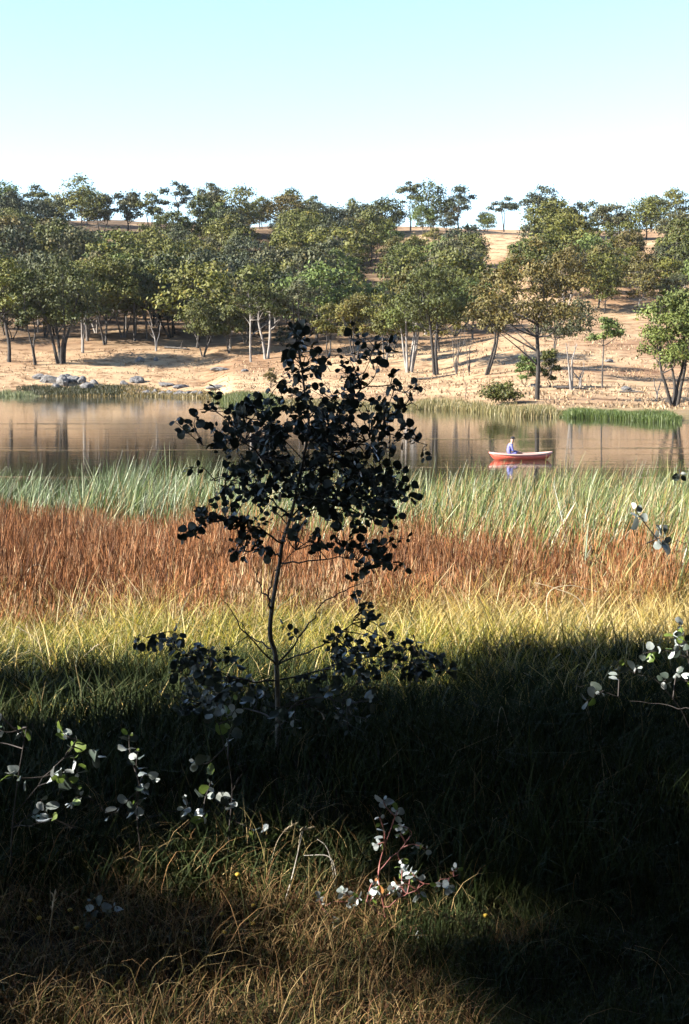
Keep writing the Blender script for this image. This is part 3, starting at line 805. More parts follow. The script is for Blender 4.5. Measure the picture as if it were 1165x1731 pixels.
for k, (x, D, z, H, u, py) in enumerate(sorted(spots, key=lambda t_: t_[4])):
    vi = hr.randrange(16)
    s_ = H / 12
    level = 'under the ridge' if py < 425 else 'high up' if py < 455 else 'midslope' if py < 495 else 'low down' if py < 535 else 'at slope foot'
    mark = min(MARKS, key=lambda m_: abs(m_[0] - u))[1]
    size = 'small ' if H < 11 else ''
    lb = '%s%s gum %s, directly below the %s' % (size, VAR[vi][0], level, mark)
    if lb in seen_labels: lb = '%s%s gum with %s trunk %s, below %s' % (size, VAR[vi][0], VAR[vi][1], level, mark)
    if lb in seen_labels: lb += ', farther right' if lb + ', farther right' not in seen_labels else ', rightmost'
    if len(lb.replace(',', '').split()) > 16: lb = lb.replace(' with %s trunk' % VAR[vi][1], ' %s trunked' % VAR[vi][1]).replace('farther right', 'rightmost')
    seen_labels[lb] = 1
    put_tree(variants[vi], (x, D, z - 0.1), lb, hr.uniform(0, 6.283), (s_ * hr.uniform(0.85, 1.2), s_ * hr.uniform(0.85, 1.2), s_), 'gums in the hillside woodland')

# ------------------------------------------------------------------ rocks, logs
def rock_mat():
    m, nt, bs, out = new_mat('granite')
    co = obj_coord(nt)
    nt.links.new(ramp(nt, noise(nt, 2.5, 6, 0.7, co), als([(0.32, (0.045, 0.042, 0.04)), (0.50, (0.20, 0.19, 0.185)), (0.74, (0.30, 0.29, 0.285))])), bs.inputs['Base Color'])
    bs.inputs['Roughness'].default_value = 0.9
    bump(nt, noise(nt, 4, 6, 0.75, co), 1.0, 0.25, bs)
    return m
M_rock = rock_mat()
import bmesh
rock_meshes = []
for i in range(6):
    bm = bmesh.new(); bmesh.ops.create_icosphere(bm, subdivisions=3, radius=1)
    rg = np.random.RandomState(900 + i)
    planes = [(Vector(rg.normal(size=3)).normalized(), 0.55 + 0.4 * rg.rand()) for _ in range(13)]
    for v in bm.verts:
        for nn, d in planes:
            k = v.co.dot(nn) - d
            if k > 0: v.co -= nn * k * 0.9
        v.co += Vector(rg.normal(size=3)) * 0.035
    me = bpy.data.meshes.new('rock'); bm.to_mesh(me); bm.free(); me.materials.append(M_rock)
    rock_meshes.append(me)
def rock(px, py, wpx, hpx, label, i, group=None):
    p = on_ground(px, py); s = wpx * 1.12 / FPX * p.y / 2; h = hpx * 1.35 / FPX * p.y / 2
    o = link('rock', rock_meshes[i % 6]); o.location = p + Vector((0, 0, h * 0.35)); o.scale = (s * 1.2, s * 0.9, h * 1.25)
    o.rotation_euler = (0, 0, i * 1.9)
    tag(o, label, 'rock', group)
rk = [(66, 641, 18, 9, 'small boulder just left of the blocky outcrop boulder'), (114, 640, 16, 8, 'upper boulder perched behind the rocky outcrop'), (138, 648, 16, 12, 'dark upright boulder wedged in the rocky outcrop'), (160, 650, 14, 8, 'small boulder right of the rocky outcrop'), (96, 657, 20, 8, 'low boulder at the foot of the rocky outcrop'),
      (84, 646, 30, 14, 'blocky grey boulder at the left end of the rocky outcrop'), (104, 650, 28, 16, 'bluish grey boulder in the middle of the rocky outcrop'),
      (124, 646, 22, 10, 'flat pale boulder on top of the rocky outcrop'), (146, 657, 24, 10, 'low boulder at the right foot of the rocky outcrop'),
      (232, 646, 26, 10, 'grey boulder beside reddish soil on the left bank'), (210, 650, 12, 7, 'small grey rock left of the boulder by reddish soil'),
      (280, 652, 34, 6, 'long pale rock slab lying flat on the left bank'), (306, 656, 26, 6, 'flat rock below the long pale slab'),
      (366, 657, 34, 7, 'wide pale flat rock above the far green reeds'), (372, 626, 34, 5, 'pale rock slab in the grass above the wide flat rock'),
      (236, 612, 14, 8, 'small dark rock below the pale forked dead sapling'), (264, 610, 9, 6, 'tiny dark rock right of the other under the dead sapling'),
      (415, 628, 12, 5, 'low grey rock on the bank under the slim white gum'), (905, 655, 18, 6, 'grey rock by the foot of the bushes under the tallest gum'),
      (1030, 612, 16, 5, 'grey rock out on the sunny right pasture'), (1060, 660, 20, 7, 'low grey rock on the bank left of pale forked stem')]
for i, (px, py, w, h, lb) in enumerate(rk): rock(px, py, w, h, lb, i)
rr_ = random.Random(4)
for i in range(16):
    rock(246 + i * 6.2 + rr_.uniform(-2, 2), 666 - i * 0.0 + rr_.uniform(-1, 2), rr_.uniform(6, 12), rr_.uniform(4, 7), 'small stone in the row lining the left far waterline', i, 'stones along the left far waterline')

def log_obj(px, py, lpx, ang, rad, label, seed):
    rg = np.random.RandomState(seed)
    p = on_ground(px, py); L = lpx / FPX * p.y
    e = np.array([math.cos(ang), math.sin(ang), 0.0]) * L / 2
    g = Geo()
    pts = curve_pts([-e, rg.normal(size=3) * 0.1, e + [0, 0, 0.1]], 9)
    for k in range(9): pts[k][2] = h1(p.x + pts[k][0], p.y + pts[k][1]) - p.z + rad * (0.8 + 0.3 * rg.rand())
    g.tube(pts, rad * np.linspace(1.1, 0.5, 9), 7)
    for k in (3, 5, 6):
        d = rg.normal(size=3) * 0.5 + [0, 0, 0.7]
        g.tube(curve_pts([pts[k], pts[k] + d * L * 0.10, pts[k] + d * L * 0.18 + [0.1, 0, 0]], 5), rad * np.linspace(0.5, 0.12, 5), 5)
    o = link('fallen_log', g.mesh('fallen_log', BG)); o.location = p
    tag(o, label, 'log')
log_obj(968, 658, 56, 0.15, 0.16, 'grey fallen log with broken branches on right bank', 1)
log_obj(1068, 664, 40, -0.2, 0.12, 'thin fallen log on the bank near the bright green gum', 2)
log_obj(735, 640, 70, 0.1, 0.14, 'dark fallen timber lying below the big dense gum', 3)
log_obj(610, 600, 60, 0.3, 0.18, 'grey fallen log in litter behind the sapling', 4)
log_obj(300, 590, 46, -0.3, 0.2, 'weathered fallen log near the low round olive gum', 5)
log_obj(520, 596, 50, 0.2, 0.2, 'fallen log under the grey green gum behind sapling', 6)

# ------------------------------------------------------------------ canoe and paddler
def simple_mat(name, c, rough=0.5, var=0.12, scale=6):
    m, nt, bs, out = new_mat(name)
    c = al(c)
    a = tuple(x * (1 - var) for x in c); b = tuple(min(1, x * (1 + var)) for x in c)
    nt.links.new(ramp(nt, noise(nt, scale, 4, 0.6, obj_coord(nt)), [(0.3, a), (0.7, b)]), bs.inputs['Base Color'])
    bs.inputs['Roughness'].default_value = rough
    return m
def build_canoe():
    p = at(880, 776, 0.01 + EYE / ((776 - HORIZON) / FPX)); p.z = 0
    root = empty('canoe', p); root.rotation_euler.z = R(8)
    tag(root, 'red open canoe with pale gunwale floating on the lake', 'canoe')
    L, Bm = 2.85, 0.42
    ns, nc = 29, 13
    def sec(t):
        w = Bm * max(0.02, (1 - abs(t) ** 2.6)) ** 0.75
        sheer = 0.20 + 0.085 * abs(t) ** 2.4
        keel = -0.10 + 0.46 * max(0, (abs(t) - 0.60) / 0.4) ** 2.4
        return w, sheer, keel
    V = []
    for i in range(ns):
        t = -1 + 2 * i / (ns - 1); w, sh, ke = sec(t)
        for j in range(nc):
            a = math.pi * j / (nc - 1)
            V.append((t * L / 2 + (0.0), -math.cos(a) * w, ke + (sh - ke) * (1 - math.sin(a) ** 0.8)))
    Q = [(i * nc + j, i * nc + j + 1, (i + 1) * nc + j + 1, (i + 1) * nc + j) for i in range(ns - 1) for j in range(nc - 1)]
    hull = link('hull', mesh_np('hull', np.array(V), np.array(Q), simple_mat('red_hull', (0.80, 0.14, 0.085), 0.4), None, True), root)
    sm = hull.modifiers.new('thickness', 'SOLIDIFY'); sm.thickness = 0.03; sm.offset = 1
    pink = simple_mat('faded_gunwale', (0.74, 0.46, 0.38), 0.5)
    for s in (-1, 1):
        g = Geo(); pts = []
        for i in range(ns):
            t = -1 + 2 * i / (ns - 1); w, sh, ke = sec(t); pts.append((t * L / 2, s * (w + 0.015), sh + 0.02))
        g.tube(pts, 0.042, 8)
        link('gunwale', g.mesh('gunwale', pink), root)
    for t in (-0.84, 0.84):
        g = Geo()
        w, sh, ke = sec(t)
        n_ = 7; vv = []
        for i in range(n_):
            tt = t + (math.copysign(1, t) - t) * i / (n_ - 1); w, sh, ke = sec(tt)
            vv += [(tt * L / 2, -w, sh + 0.015), (tt * L / 2, 0, sh + 0.06), (tt * L / 2, w, sh + 0.015)]
        qq = [(i * 3 + j, i * 3 + j + 1, i * 3 + j + 4, i * 3 + j + 3) for i in range(n_ - 1) for j in range(2)]
        link('end_deck', mesh_np('end_deck', np.array(vv), np.array(qq), pink, None, True), root)
    for t in (-0.42, 0.40):
        w, sh, ke = sec(t); g = Geo()
        g.add([(t * L / 2 + a, b * w, c) for a in (-.11, .11) for b in (-1, 1) for c in (0.10, 0.13)],
              [(0, 1, 3, 2), (4, 6, 7, 5), (0, 4, 5, 1), (2, 3, 7, 6), (1, 5, 7, 3), (0, 2, 6, 4)])
        link('seat', g.mesh('seat', simple_mat('seat_wood', (0.30, 0.2, 0.12)), False), root)
    # paddler: one skinned body, sitting on the aft seat and leaning over the lap
    sx = -0.42 * L / 2 + 0.14
    P = []; E = []; Rd = []
    def vtx(co, r):
        P.append(co); Rd.append(r); return len(P) - 1
    def chain(i, items):
        for co, r in items:
            j = vtx(co, r); E.append((i, j)); i = j
        return i
    pel = vtx((0, 0, 0.20), (0.16, 0.12))
    chest = chain(pel, [((0.01, 0, 0.34), (0.15, 0.115)), ((0.05, 0, 0.52), (0.17, 0.12)), ((0.10, 0, 0.65), (0.15, 0.10))])
    neck = chain(chest, [((0.14, 0, 0.73), (0.055, 0.055)), ((0.17, 0, 0.79), (0.062, 0.068)), ((0.185, 0, 0.86), (0.078, 0.092)), ((0.185, 0, 0.94), (0.07, 0.08))])
    for s in (-1, 1):
        chain(pel, [((0.10, s * 0.10, 0.20), (0.09, 0.09)), ((0.48, s * 0.14, 0.33), (0.065, 0.065)), ((0.78, s * 0.13, 0.08), (0.045, 0.045)), ((0.86, s * 0.13, 0.05), (0.04, 0.035)), ((0.98, s * 0.13, 0.05), (0.03, 0.028))])
        w_ = chain(chest, [((0.09, s * 0.19, 0.62), (0.062, 0.062)), ((0.15, s * 0.25, 0.40), (0.046, 0.046)), ((0.37, s * 0.20, 0.36), (0.032, 0.032)), ((0.41, s * 0.19, 0.36), (0.03, 0.018)), ((0.46, s * 0.185, 0.36), (0.034, 0.016))])
        for k, (dy, l) in enumerate(((-0.03, 0.065), (-0.01, 0.08), (0.01, 0.075), (0.03, 0.06))):
            chain(w_, [((0.47 + l * 0.5, s * (0.185 + dy), 0.365), (0.009, 0.009)), ((0.47 + l * 0.8, s * (0.185 + dy), 0.335), (0.008, 0.008))])
        chain(w_ - 1, [((0.42, s * 0.145, 0.355), (0.010, 0.010)), ((0.46, s * 0.125, 0.345), (0.009, 0.009))])
    me = bpy.data.meshes.new('person'); me.from_pydata(P, E, [])
    m, nt, bs, out = new_mat('paddler')
    co = obj_coord(nt); sp = nt.nodes.new('ShaderNodeSeparateXYZ'); nt.links.new(co, sp.inputs[0])
    def step(sock, thr, up=True):
        n_ = nt.nodes.new('ShaderNodeMath'); n_.operation = 'GREATER_THAN' if up else 'LESS_THAN'
        nt.links.new(sock, n_.inputs[0]); n_.inputs[1].default_value = thr; return n_.outputs[0]
    shirt = ramp(nt, noise(nt, 5, 3, 0.5, co), [(0.3, (0.085, 0.085, 0.24)), (0.7, (0.13, 0.13, 0.32))])
    head = step(sp.outputs['Z'], 0.715)
    hands = step(sp.outputs['X'], 0.36)
    low = step(sp.outputs['Z'], 0.27, False)
    c = mixc(nt, hands, shirt, (0.42, 0.24, 0.16)); c = mixc(nt, head, c, (0.45, 0.26, 0.18)); c = mixc(nt, low, c, (0.02, 0.022, 0.05))
    nt.links.new(c, bs.inputs['Base Color']); bs.inputs['Roughness'].default_value = 0.8
    me.materials.append(m)
    b = link('person', me)
    sk = b.modifiers.new('skin', 'SKIN'); sk.use_smooth_shade = True
    for i, r in enumerate(Rd):
        me.skin_vertices[0].data[i].radius = r
    me.skin_vertices[0].data[0].use_root = True
    sb = b.modifiers.new('subsurf', 'SUBSURF'); sb.levels = 1; sb.render_levels = 2
    mw = Matrix.Translation(p) @ Matrix.Rotation(R(8), 4, 'Z') @ Matrix.Translation((sx - 0.10, 0, -0.005))
    b.matrix_world = mw
    tag(b, 'person in lilac blue shirt and dark cap sitting in the red canoe', 'person')
    # cap with peak, sitting over the hair
    bm = bmesh.new(); bmesh.ops.create_uvsphere(bm, u_segments=18, v_segments=10, radius=1)
    for v in list(bm.verts):
        if v.co.z < -0.35: bm.verts.remove(v)
    for v in bm.verts:
        pk = v.co.z < 0.0 and v.co.x > 0.55
        v.co = Vector((v.co.x * 0.108 + (0.055 if pk else 0), v.co.y * 0.092, v.co.z * 0.075))
    cm = bpy.data.meshes.new('cap'); bm.to_mesh(cm); bm.free()
    for pl in cm.polygons: pl.use_smooth = True
    cm.materials.append(simple_mat('dark_cap', (0.02, 0.018, 0.022), 0.9))
    cp = link('cap', cm, b); cp.location = (0.19, 0, 0.955); cp['label'] = 'dark peaked cap'
    # eyes, nose and ears
    skinm = simple_mat('skin', (0.45, 0.26, 0.18), 0.6)
    for s in (-1, 1):
        g = Geo(); g.tube([(0.262, s * 0.03, 0.885), (0.272, s * 0.03, 0.885)], [0.010, 0.006], 6); link('eye', g.mesh('eye', simple_mat('eye', (0.03, 0.02, 0.02))), b)
        g = Geo(); g.tube([(0.18, s * 0.078, 0.855), (0.175, s * 0.092, 0.875), (0.178, s * 0.09, 0.90)], [0.012, 0.02, 0.012], 6); link('ear', g.mesh('ear', skinm), b)
    g = Geo(); g.tube([(0.262, 0, 0.885), (0.282, 0, 0.862), (0.27, 0, 0.848)], [0.008, 0.015, 0.008], 6); link('nose', g.mesh('nose', skinm), b)
    g = Geo(); g.tube([(0.25, -0.022, 0.822), (0.263, 0, 0.824), (0.25, 0.022, 0.822)], [0.004, 0.007, 0.004], 6); link('mouth', g.mesh('mouth', simple_mat('lips', (0.35, 0.12, 0.1))), b)
build_canoe()

# ------------------------------------------------------------------ young gums with round leaves
def leaf_mat(name, a, b, rough=0.42, transl=0.15):
    m, nt, bs, out = new_mat(name)
    oi = nt.nodes.new('ShaderNodeObjectInfo')
    c = ramp(nt, oi.outputs['Random'], [(0.0, al(a)), (1.0, al(b))])
    vein = ramp(nt, noise(nt, 3, 4, 0.6, obj_coord(nt), (1, 4, 1)), [(0.3, (0.8, 0.8, 0.8)), (0.7, (1.1, 1.1, 1.1))])
    c = mixc(nt, 1.0, c, vein, 'MULTIPLY')
    nt.links.new(c, bs.inputs['Base Color'])
    bs.inputs['Roughness'].default_value = rough
    bs.inputs['Specular IOR Level'].default_value = 0.35
    tr = nt.nodes.new('ShaderNodeBsdfTranslucent'); nt.links.new(c, tr.inputs[0])
    mx = nt.nodes.new('ShaderNodeMixShader'); mx.inputs[0].default_value = transl
    nt.links.new(bs.outputs[0], mx.inputs[1]); nt.links.new(tr.outputs[0], mx.inputs[2])
    nt.links.new(mx.outputs[0], out.inputs[0])
    return m
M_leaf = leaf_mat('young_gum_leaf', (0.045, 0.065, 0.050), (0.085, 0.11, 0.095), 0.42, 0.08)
M_leaf_glauc = leaf_mat('glaucous_leaf', (0.34, 0.40, 0.38), (0.58, 0.62, 0.61), 0.45, 0.15)
M_leaf_green = leaf_mat('green_leaf', (0.14, 0.22, 0.04), (0.20, 0.27, 0.06), 0.4, 0.35)
M_leaf_dead = leaf_mat('withered_leaf', (0.40, 0.17, 0.05), (0.45, 0.24, 0.10), 0.6, 0.2)
M_twig = simple_mat('twig_bark', (0.05, 0.04, 0.035), 0.8, 0.3, 30)
M_twig_red = simple_mat('red_twig', (0.34, 0.12, 0.10), 0.5, 0.3, 30)
M_stem_grey = simple_mat('sapling_bark', (0.20, 0.18, 0.16), 0.8, 0.35, 25)

def leaf_shape(i, narrow=1.0):
    rg = np.random.RandomState(40 + i)
    outl = []
    for k in range(9):
        a = math.pi - 2 * math.pi * k / 9
        r = 0.5 * (1 + 0.06 * rg.normal())
        xx = 0.5 + math.cos(a) * r * (1.04 if math.cos(a) > 0 else 0.98)
        yy = math.sin(a) * r * 0.92 * narrow
        outl.append([xx, yy, 0])
    outl = np.array(outl)
    outl[:, 2] = (0.15 + 0.3 * rg.rand()) * np.abs(outl[:, 1]) - (0.1 + 0.25 * rg.rand()) * outl[:, 0] ** 2 + rg.normal(size=9) * 0.045
    v = np.vstack([outl, [[0.5, 0, -0.05]], [[-0.16, 0, 0.0]], [[0.0, 0.02, 0.0]]])
    t = [(k, (k + 1) % 9, 9) for k in range(9)] + [(10, 0, 11)]
    return v, np.array(t)
LEAVES = [leaf_shape(i) for i in range(3)] + [leaf_shape(7, 0.8), leaf_shape(9, 0.62)]
_leaf_cache = {}
def leaf_mesh(i, mat):
    k = (i, mat.name)
    if k not in _leaf_cache:
        v, t = LEAVES[i]
        _leaf_cache[k] = mesh_np('leaf', v, t, mat, None, True)
    return _leaf_cache[k]

def young_gum(name, label, ground_px, depth, trunk, branches, clusters, leaf_len, mats, seed, twig_mat=None, trunk_mat=None, spread=0.3, max_leaves=300, cat='tree', trunk_r=(0.017, 0.003), group=None, base=None):
    """trunk: list of (px,py); branches: list of lists of (px,py,depth offset); clusters: (px,py,rx,ry,n,depth offset, spread)"""
    rg = np.random.RandomState(seed)
    bx = at(ground_px[0], ground_px[1], depth)
    bx.z = h1(bx.x, bx.y)
    root = empty(name, bx)
    tag(root, label, cat, group)
    off = np.array(bx)
    g = Geo()
    tp = [np.array(at(px, py, depth)) for px, py in trunk]
    tp = [off + [0, 0, -0.05]] + tp
    pts = curve_pts(tp, len(tp) * 4)
    rad = np.interp(np.linspace(0, 1, len(pts)), [0, 0.3, 0.6, 1], [trunk_r[0], trunk_r[0] * 0.75, trunk_r[0] * 0.5, trunk_r[1]])
    g.tube(pts - off, rad, 8)
    link('trunk' if cat == 'tree' else 'stem', g.mesh('trunk', trunk_mat or M_stem_grey), root)
    sk = [pts]
    for br in branches:
        bp = [np.array(at(px, py, depth + dz)) for px, py, dz in br]
        # root the branch on the nearest skeleton point
        allp = np.vstack(sk); j = np.argmin(np.linalg.norm(allp - bp[0], axis=1))
        bp[0] = allp[j]
        bpts = curve_pts(bp, len(bp) * 4)
        bpts[1:-1] += rg.normal(size=(len(bpts) - 2, 3)) * 0.004
        g = Geo(); g.tube(bpts - off, np.linspace(trunk_r[0] * 0.36, trunk_r[1] * 0.55, len(bpts)), 6)
        link('branch', g.mesh('branch', twig_mat or M_twig), root)
        sk.append(bpts)
    allp = np.vstack([s[len(s) // 4:] for s in sk])
    leaves = []
    for (px, py, rx, ry, n, dz, sp) in clusters:
        ntw = max(1, int(round(n / 6.0)))
        made = 0
        for _ in range(ntw):
            a = rg.rand() * 6.283; rr = math.sqrt(rg.rand())
            e = np.array(at(px + math.cos(a) * rr * rx, py + math.sin(a) * rr * ry, depth + dz + rg.uniform(-sp, sp)))
            j = np.argmin(np.linalg.norm(allp - e, axis=1)); s = allp[j]
            L = np.linalg.norm(e - s)
            if L < 0.10:
                e = e + rg.normal(size=3) * leaf_len * 1.3 + [0, 0, 0.02]; L = np.linalg.norm(e - s)
            if L > 0.45 : s = e + (s - e) / L * 0.45; j = np.argmin(np.linalg.norm(allp - s, axis=1)); s = allp[j]; L = np.linalg.norm(e - s)
            m = (s + e) / 2 + rg.normal(size=3) * 0.12 * L + [0, 0, 0.05 * L]
            c = curve_pts([s, m, e], 9)
            g = Geo(); g.tube(c - off, np.linspace(0.0024, 0.0009, 9), 4); two = link('twig', g.mesh('twig', twig_mat or M_twig), root)
            k = int(math.ceil(n / ntw))
            for q_ in range(k):
                t = 1 - (q_ // 2) * min(0.2, 0.045 / max(L, 0.05) * 1.4) - 0.02 * rg.rand()
                t = max(0.15, t)
                f = t * 8; i0 = min(7, int(f)); pnt = c[i0] * (1 - (f - i0)) + c[i0 + 1] * (f - i0)
                ax = c[i0 + 1] - c[i0]; ax /= np.linalg.norm(ax)
                side = np.cross(ax, rg.normal(size=3)); side /= np.linalg.norm(side)
                if q_ % 2: side = -prev + rg.normal(size=3) * 0.2
                prev = side
                d = side * 0.9 + ax * 0.5 + rg.normal(size=3) * 0.25 + [0, 0, -0.15]
                d /= np.linalg.norm(d)
                nr = np.cross(d, rg.normal(size=3)) * 0.8 + np.array([-0.15, -0.45, 0.35]) * rg.rand()
                nr -= d * np.dot(nr, d); nr /= np.linalg.norm(nr) + 1e-9
                leaves.append((pnt, d, nr, leaf_len * (0.45 + 0.8 * rg.rand()) * (0.75 if t > 0.97 else 1), two))
                made += 1
    order = np.argsort([-l[3] for l in leaves])
    rest = Geo()
    for rank, li in enumerate(order):
        pnt, d, nr, L, two = leaves[li]
        y_ = np.cross(nr, d)
        pnt = pnt + d * L * 0.16
        i = rg.randint(5)
        mat = mats[rg.choice(len(mats), p=[w for _, w in [(0, m_[1]) for m_ in mats]])][0]
        if rank < max_leaves:
            o = link('leaf', leaf_mesh(i, mat), two)
            Mx = Matrix(((d[0] * L, y_[0] * L, nr[0] * L, pnt[0] - off[0]), (d[1] * L, y_[1] * L, nr[1] * L, pnt[1] - off[1]), (d[2] * L, y_[2] * L, nr[2] * L, pnt[2] - off[2]), (0, 0, 0, 1)))
            o.matrix_local = Mx
        else:
            v, t = LEAVES[i]
            rest.add(pnt - off + L * (v[:, :1] * d + v[:, 1:2] * y_ + v[:, 2:] * nr), None, t)
    if rest.v:
        o = link('foliage', rest.mesh('foliage', mats[0][0]), root); o['kind'] = 'stuff'
    return root

SAP_D = 5.3
trunk = [(470, 1228), (467, 1117), (457, 1076), (459, 1034), (467, 985), (473, 950), (478, 915), (493, 868), (508, 800), (522, 722), (516, 670), (510, 622), (502, 581), (497, 550), (496, 512)]
branches = [
    [(500, 840, 0), (547, 771, .08), (584, 680, .14), (613, 639, .18), (632, 585, .2)],
    [(584, 680, .14), (621, 655, .05), (676, 662, 0), (708, 694, -.05)],
    [(510, 800, 0), (564, 771, -.10), (613, 746, -.18), (663, 734, -.2), (722, 752, -.25)],
    [(505, 815, 0), (457, 725, .1), (400, 700, .15), (338, 692, .2)],
    [(500, 830, 0), (430, 760, -.15), (390, 745, -.2), (342, 752, -.25)],
    [(493, 870, 0), (440, 830, .1), (400, 812, .15), (356, 812, .2)],
    [(480, 915, 0), (430, 890, -.15), (385, 880, -.2), (346, 882, -.25)],
    [(474, 940, 0), (450, 930, -.1), (420, 930, -.15), (398, 932, -.2)],
    [(473, 955, 0), (531, 948, -.1), (584, 944, -.2), (636, 958, -.25)],
    [(490, 880, 0), (540, 860, -.15), (600, 850, -.25), (668, 838, -.3)],
    [(493, 870, 0), (560, 820, .15), (620, 800, .2), (682, 810, .25)],
    [(467, 1117, 0), (514, 1067, .1), (547, 1018, .15), (597, 993, .2), (634, 982, .22)],
    [(468, 1122, 0), (547, 1088, -.1), (588, 1060, -.15), (614, 1030, -.2)],
    [(467, 1117, 0), (430, 1085, -.1), (403, 1051, -.15), (372, 1008, -.2)],
    [(462, 1100, 0), (425, 1075, .1), (398, 1040, .15)],
    [(459, 1020, 0), (440, 990, .08), (428, 958, .1)],
    [(460, 1030, 0), (455, 1000, -.1), (470, 960, -.2), (500, 930, -.25)],
    [(467, 1150, 0), (540, 1135, .15), (620, 1110, .2), (700, 1120, .2), (762, 1136, .2)],
    [(467, 1160, 0), (420, 1150, -.1), (350, 1130, -.15), (290, 1090, -.2), (236, 1072, -.2)],
    [(469, 1210, 0), (520, 1180, -.2), (590, 1190, -.3)],
    [(469, 1220, 0), (410, 1200, .2), (340, 1190, .25)],
]
clusters = [
    (660, 1100, 44, 30, 18, .1, .2), (720, 1150, 44, 20, 12, .2, .15), (610, 1150, 40, 26, 16, .1, .2), (330, 1160, 60, 40, 24, 0, .25), (420, 1160, 34, 30, 14, 0, .2),
    (497, 556, 22, 18, 6, 0, .08), (498, 585, 34, 26, 16, 0, .15), (515, 640, 40, 30, 22, 0, .2), (560, 615, 36, 24, 12, .1, .15),
    (634, 590, 34, 20, 14, .2, .12), (622, 640, 40, 26, 12, .15, .15), (684, 672, 30, 22, 12, 0, .1), (650, 700, 32, 34, 12, 0, .2),
    (470, 690, 50, 34, 30, 0, .25), (545, 690, 50, 36, 34, 0, .3), (390, 700, 46, 22, 24, .15, .15), (350, 745, 22, 24, 12, -.2, .12),
    (420, 750, 48, 34, 34, -.1, .25), (500, 750, 60, 44, 56, 0, .35), (590, 745, 50, 44, 40, -.1, .3), (668, 735, 34, 26, 16, -.2, .15), (712, 748, 18, 12, 5, -.25, .05),
    (390, 812, 42, 26, 26, .15, .15), (460, 815, 54, 40, 48, 0, .3), (545, 815, 60, 42, 58, 0, .35), (625, 810, 46, 40, 38, .1, .3), (676, 818, 22, 30, 14, .2, .15),
    (376, 880, 38, 26, 28, -.2, .12), (430, 895, 34, 26, 18, -.15, .2), (560, 870, 60, 26, 30, -.1, .3), (640, 868, 34, 34, 24, -.2, .2),
    (420, 932, 34, 14, 14, -.15, .12), (515, 915, 34, 20, 14, -.2, .15), (600, 940, 36, 26, 20, -.2, .15), (650, 935, 28, 30, 18, -.25, .15), (628, 975, 20, 12, 6, -.2, .1),
    (440, 940, 10, 10, 2, 0, .05), (500, 1060, 5, 5, 2, .1, .02),
    (606, 1045, 22, 22, 10, -.2, .08), (590, 1075, 26, 16, 8, -.15, .1),
    (640, 1100, 50, 26, 26, .2, .15), (545, 1140, 40, 22, 20, .15, .15), (700, 1120, 40, 26, 18, .2, .15), (752, 1135, 18, 16, 6, .2, .08),
    (264, 1082, 36, 16, 14, -.2, .12), (350, 1135, 46, 34, 34, -.15, .2), (350, 1185, 56, 30, 24, .2, .25), (590, 1190, 50, 34, 20, -.3, .2), (500, 1200, 44, 34, 16, -.15, .25),
]
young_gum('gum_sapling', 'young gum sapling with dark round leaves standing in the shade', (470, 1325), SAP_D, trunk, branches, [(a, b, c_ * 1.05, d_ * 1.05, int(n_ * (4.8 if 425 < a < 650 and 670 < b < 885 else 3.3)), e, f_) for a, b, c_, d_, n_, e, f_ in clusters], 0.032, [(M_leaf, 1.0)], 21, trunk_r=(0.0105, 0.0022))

# low shoots in front that catch the sun
GL = [(M_leaf_glauc, 0.42), (M_leaf_green, 0.26), (M_leaf, 0.32)]
def shoot(label, gx, gy, depth, trunk, branches, clusters, leaf, mats, seed, red=False, n=140):
    young_gum('gum_seedling', label, (gx, gy), depth, trunk, branches, [(a, b, c_, d_, int(math.ceil(n_ * 2.6)), e, f_) for a, b, c_, d_, n_, e, f_ in clusters], leaf * 0.72, mats, seed, M_twig_red if red else M_twig, M_twig_red if red else M_twig, max_leaves=n, cat='seedling', trunk_r=(0.0036, 0.0012))
shoot('leafy gum shoot with white sunlit leaves at left picture edge', 20, 1520, 4.05, [(20, 1420), (30, 1320), (45, 1230)], [[(25, 1380, 0), (80, 1310, -.05), (130, 1250, -.05)], [(22, 1400, 0), (80, 1390, -.1), (128, 1400, -.1)]],
      [(30, 1240, 40, 30, 9, 0, .1), (130, 1270, 40, 50, 8, -.05, .1), (125, 1400, 12, 14, 3, -.1, .03), (60, 1330, 46, 50, 10, 0, .1)], 0.05, GL, 31)
shoot('small gum shoot with white and lime leaves beside the left shoot', 240, 1500, 4.1, [(238, 1440), (232, 1380), (236, 1325)], [[(236, 1390, 0), (300, 1370, .05), (370, 1375, .05)], [(236, 1380, 0), (180, 1370, -.05), (150, 1345, -.05)]],
      [(236, 1335, 24, 20, 8, 0, .06), (150, 1350, 16, 26, 3, -.05, .05), (345, 1370, 46, 20, 8, .05, .05), (215, 1255, 30, 26, 4, 0, .06)], 0.045, GL, 32)
shoot('upright gum shoot with pale leaves left of the sapling foot', 385, 1470, 4.25, [(388, 1400), (392, 1320), (370, 1225)], [[(390, 1330, 0), (410, 1300, 0), (396, 1285, 0)]],
      [(368, 1222, 26, 16, 7, 0, .05), (392, 1290, 12, 16, 3, 0, .03), (330, 1290, 20, 14, 3, 0, .05), (430, 1385, 14, 10, 2, 0, .04)], 0.05, GL, 33)
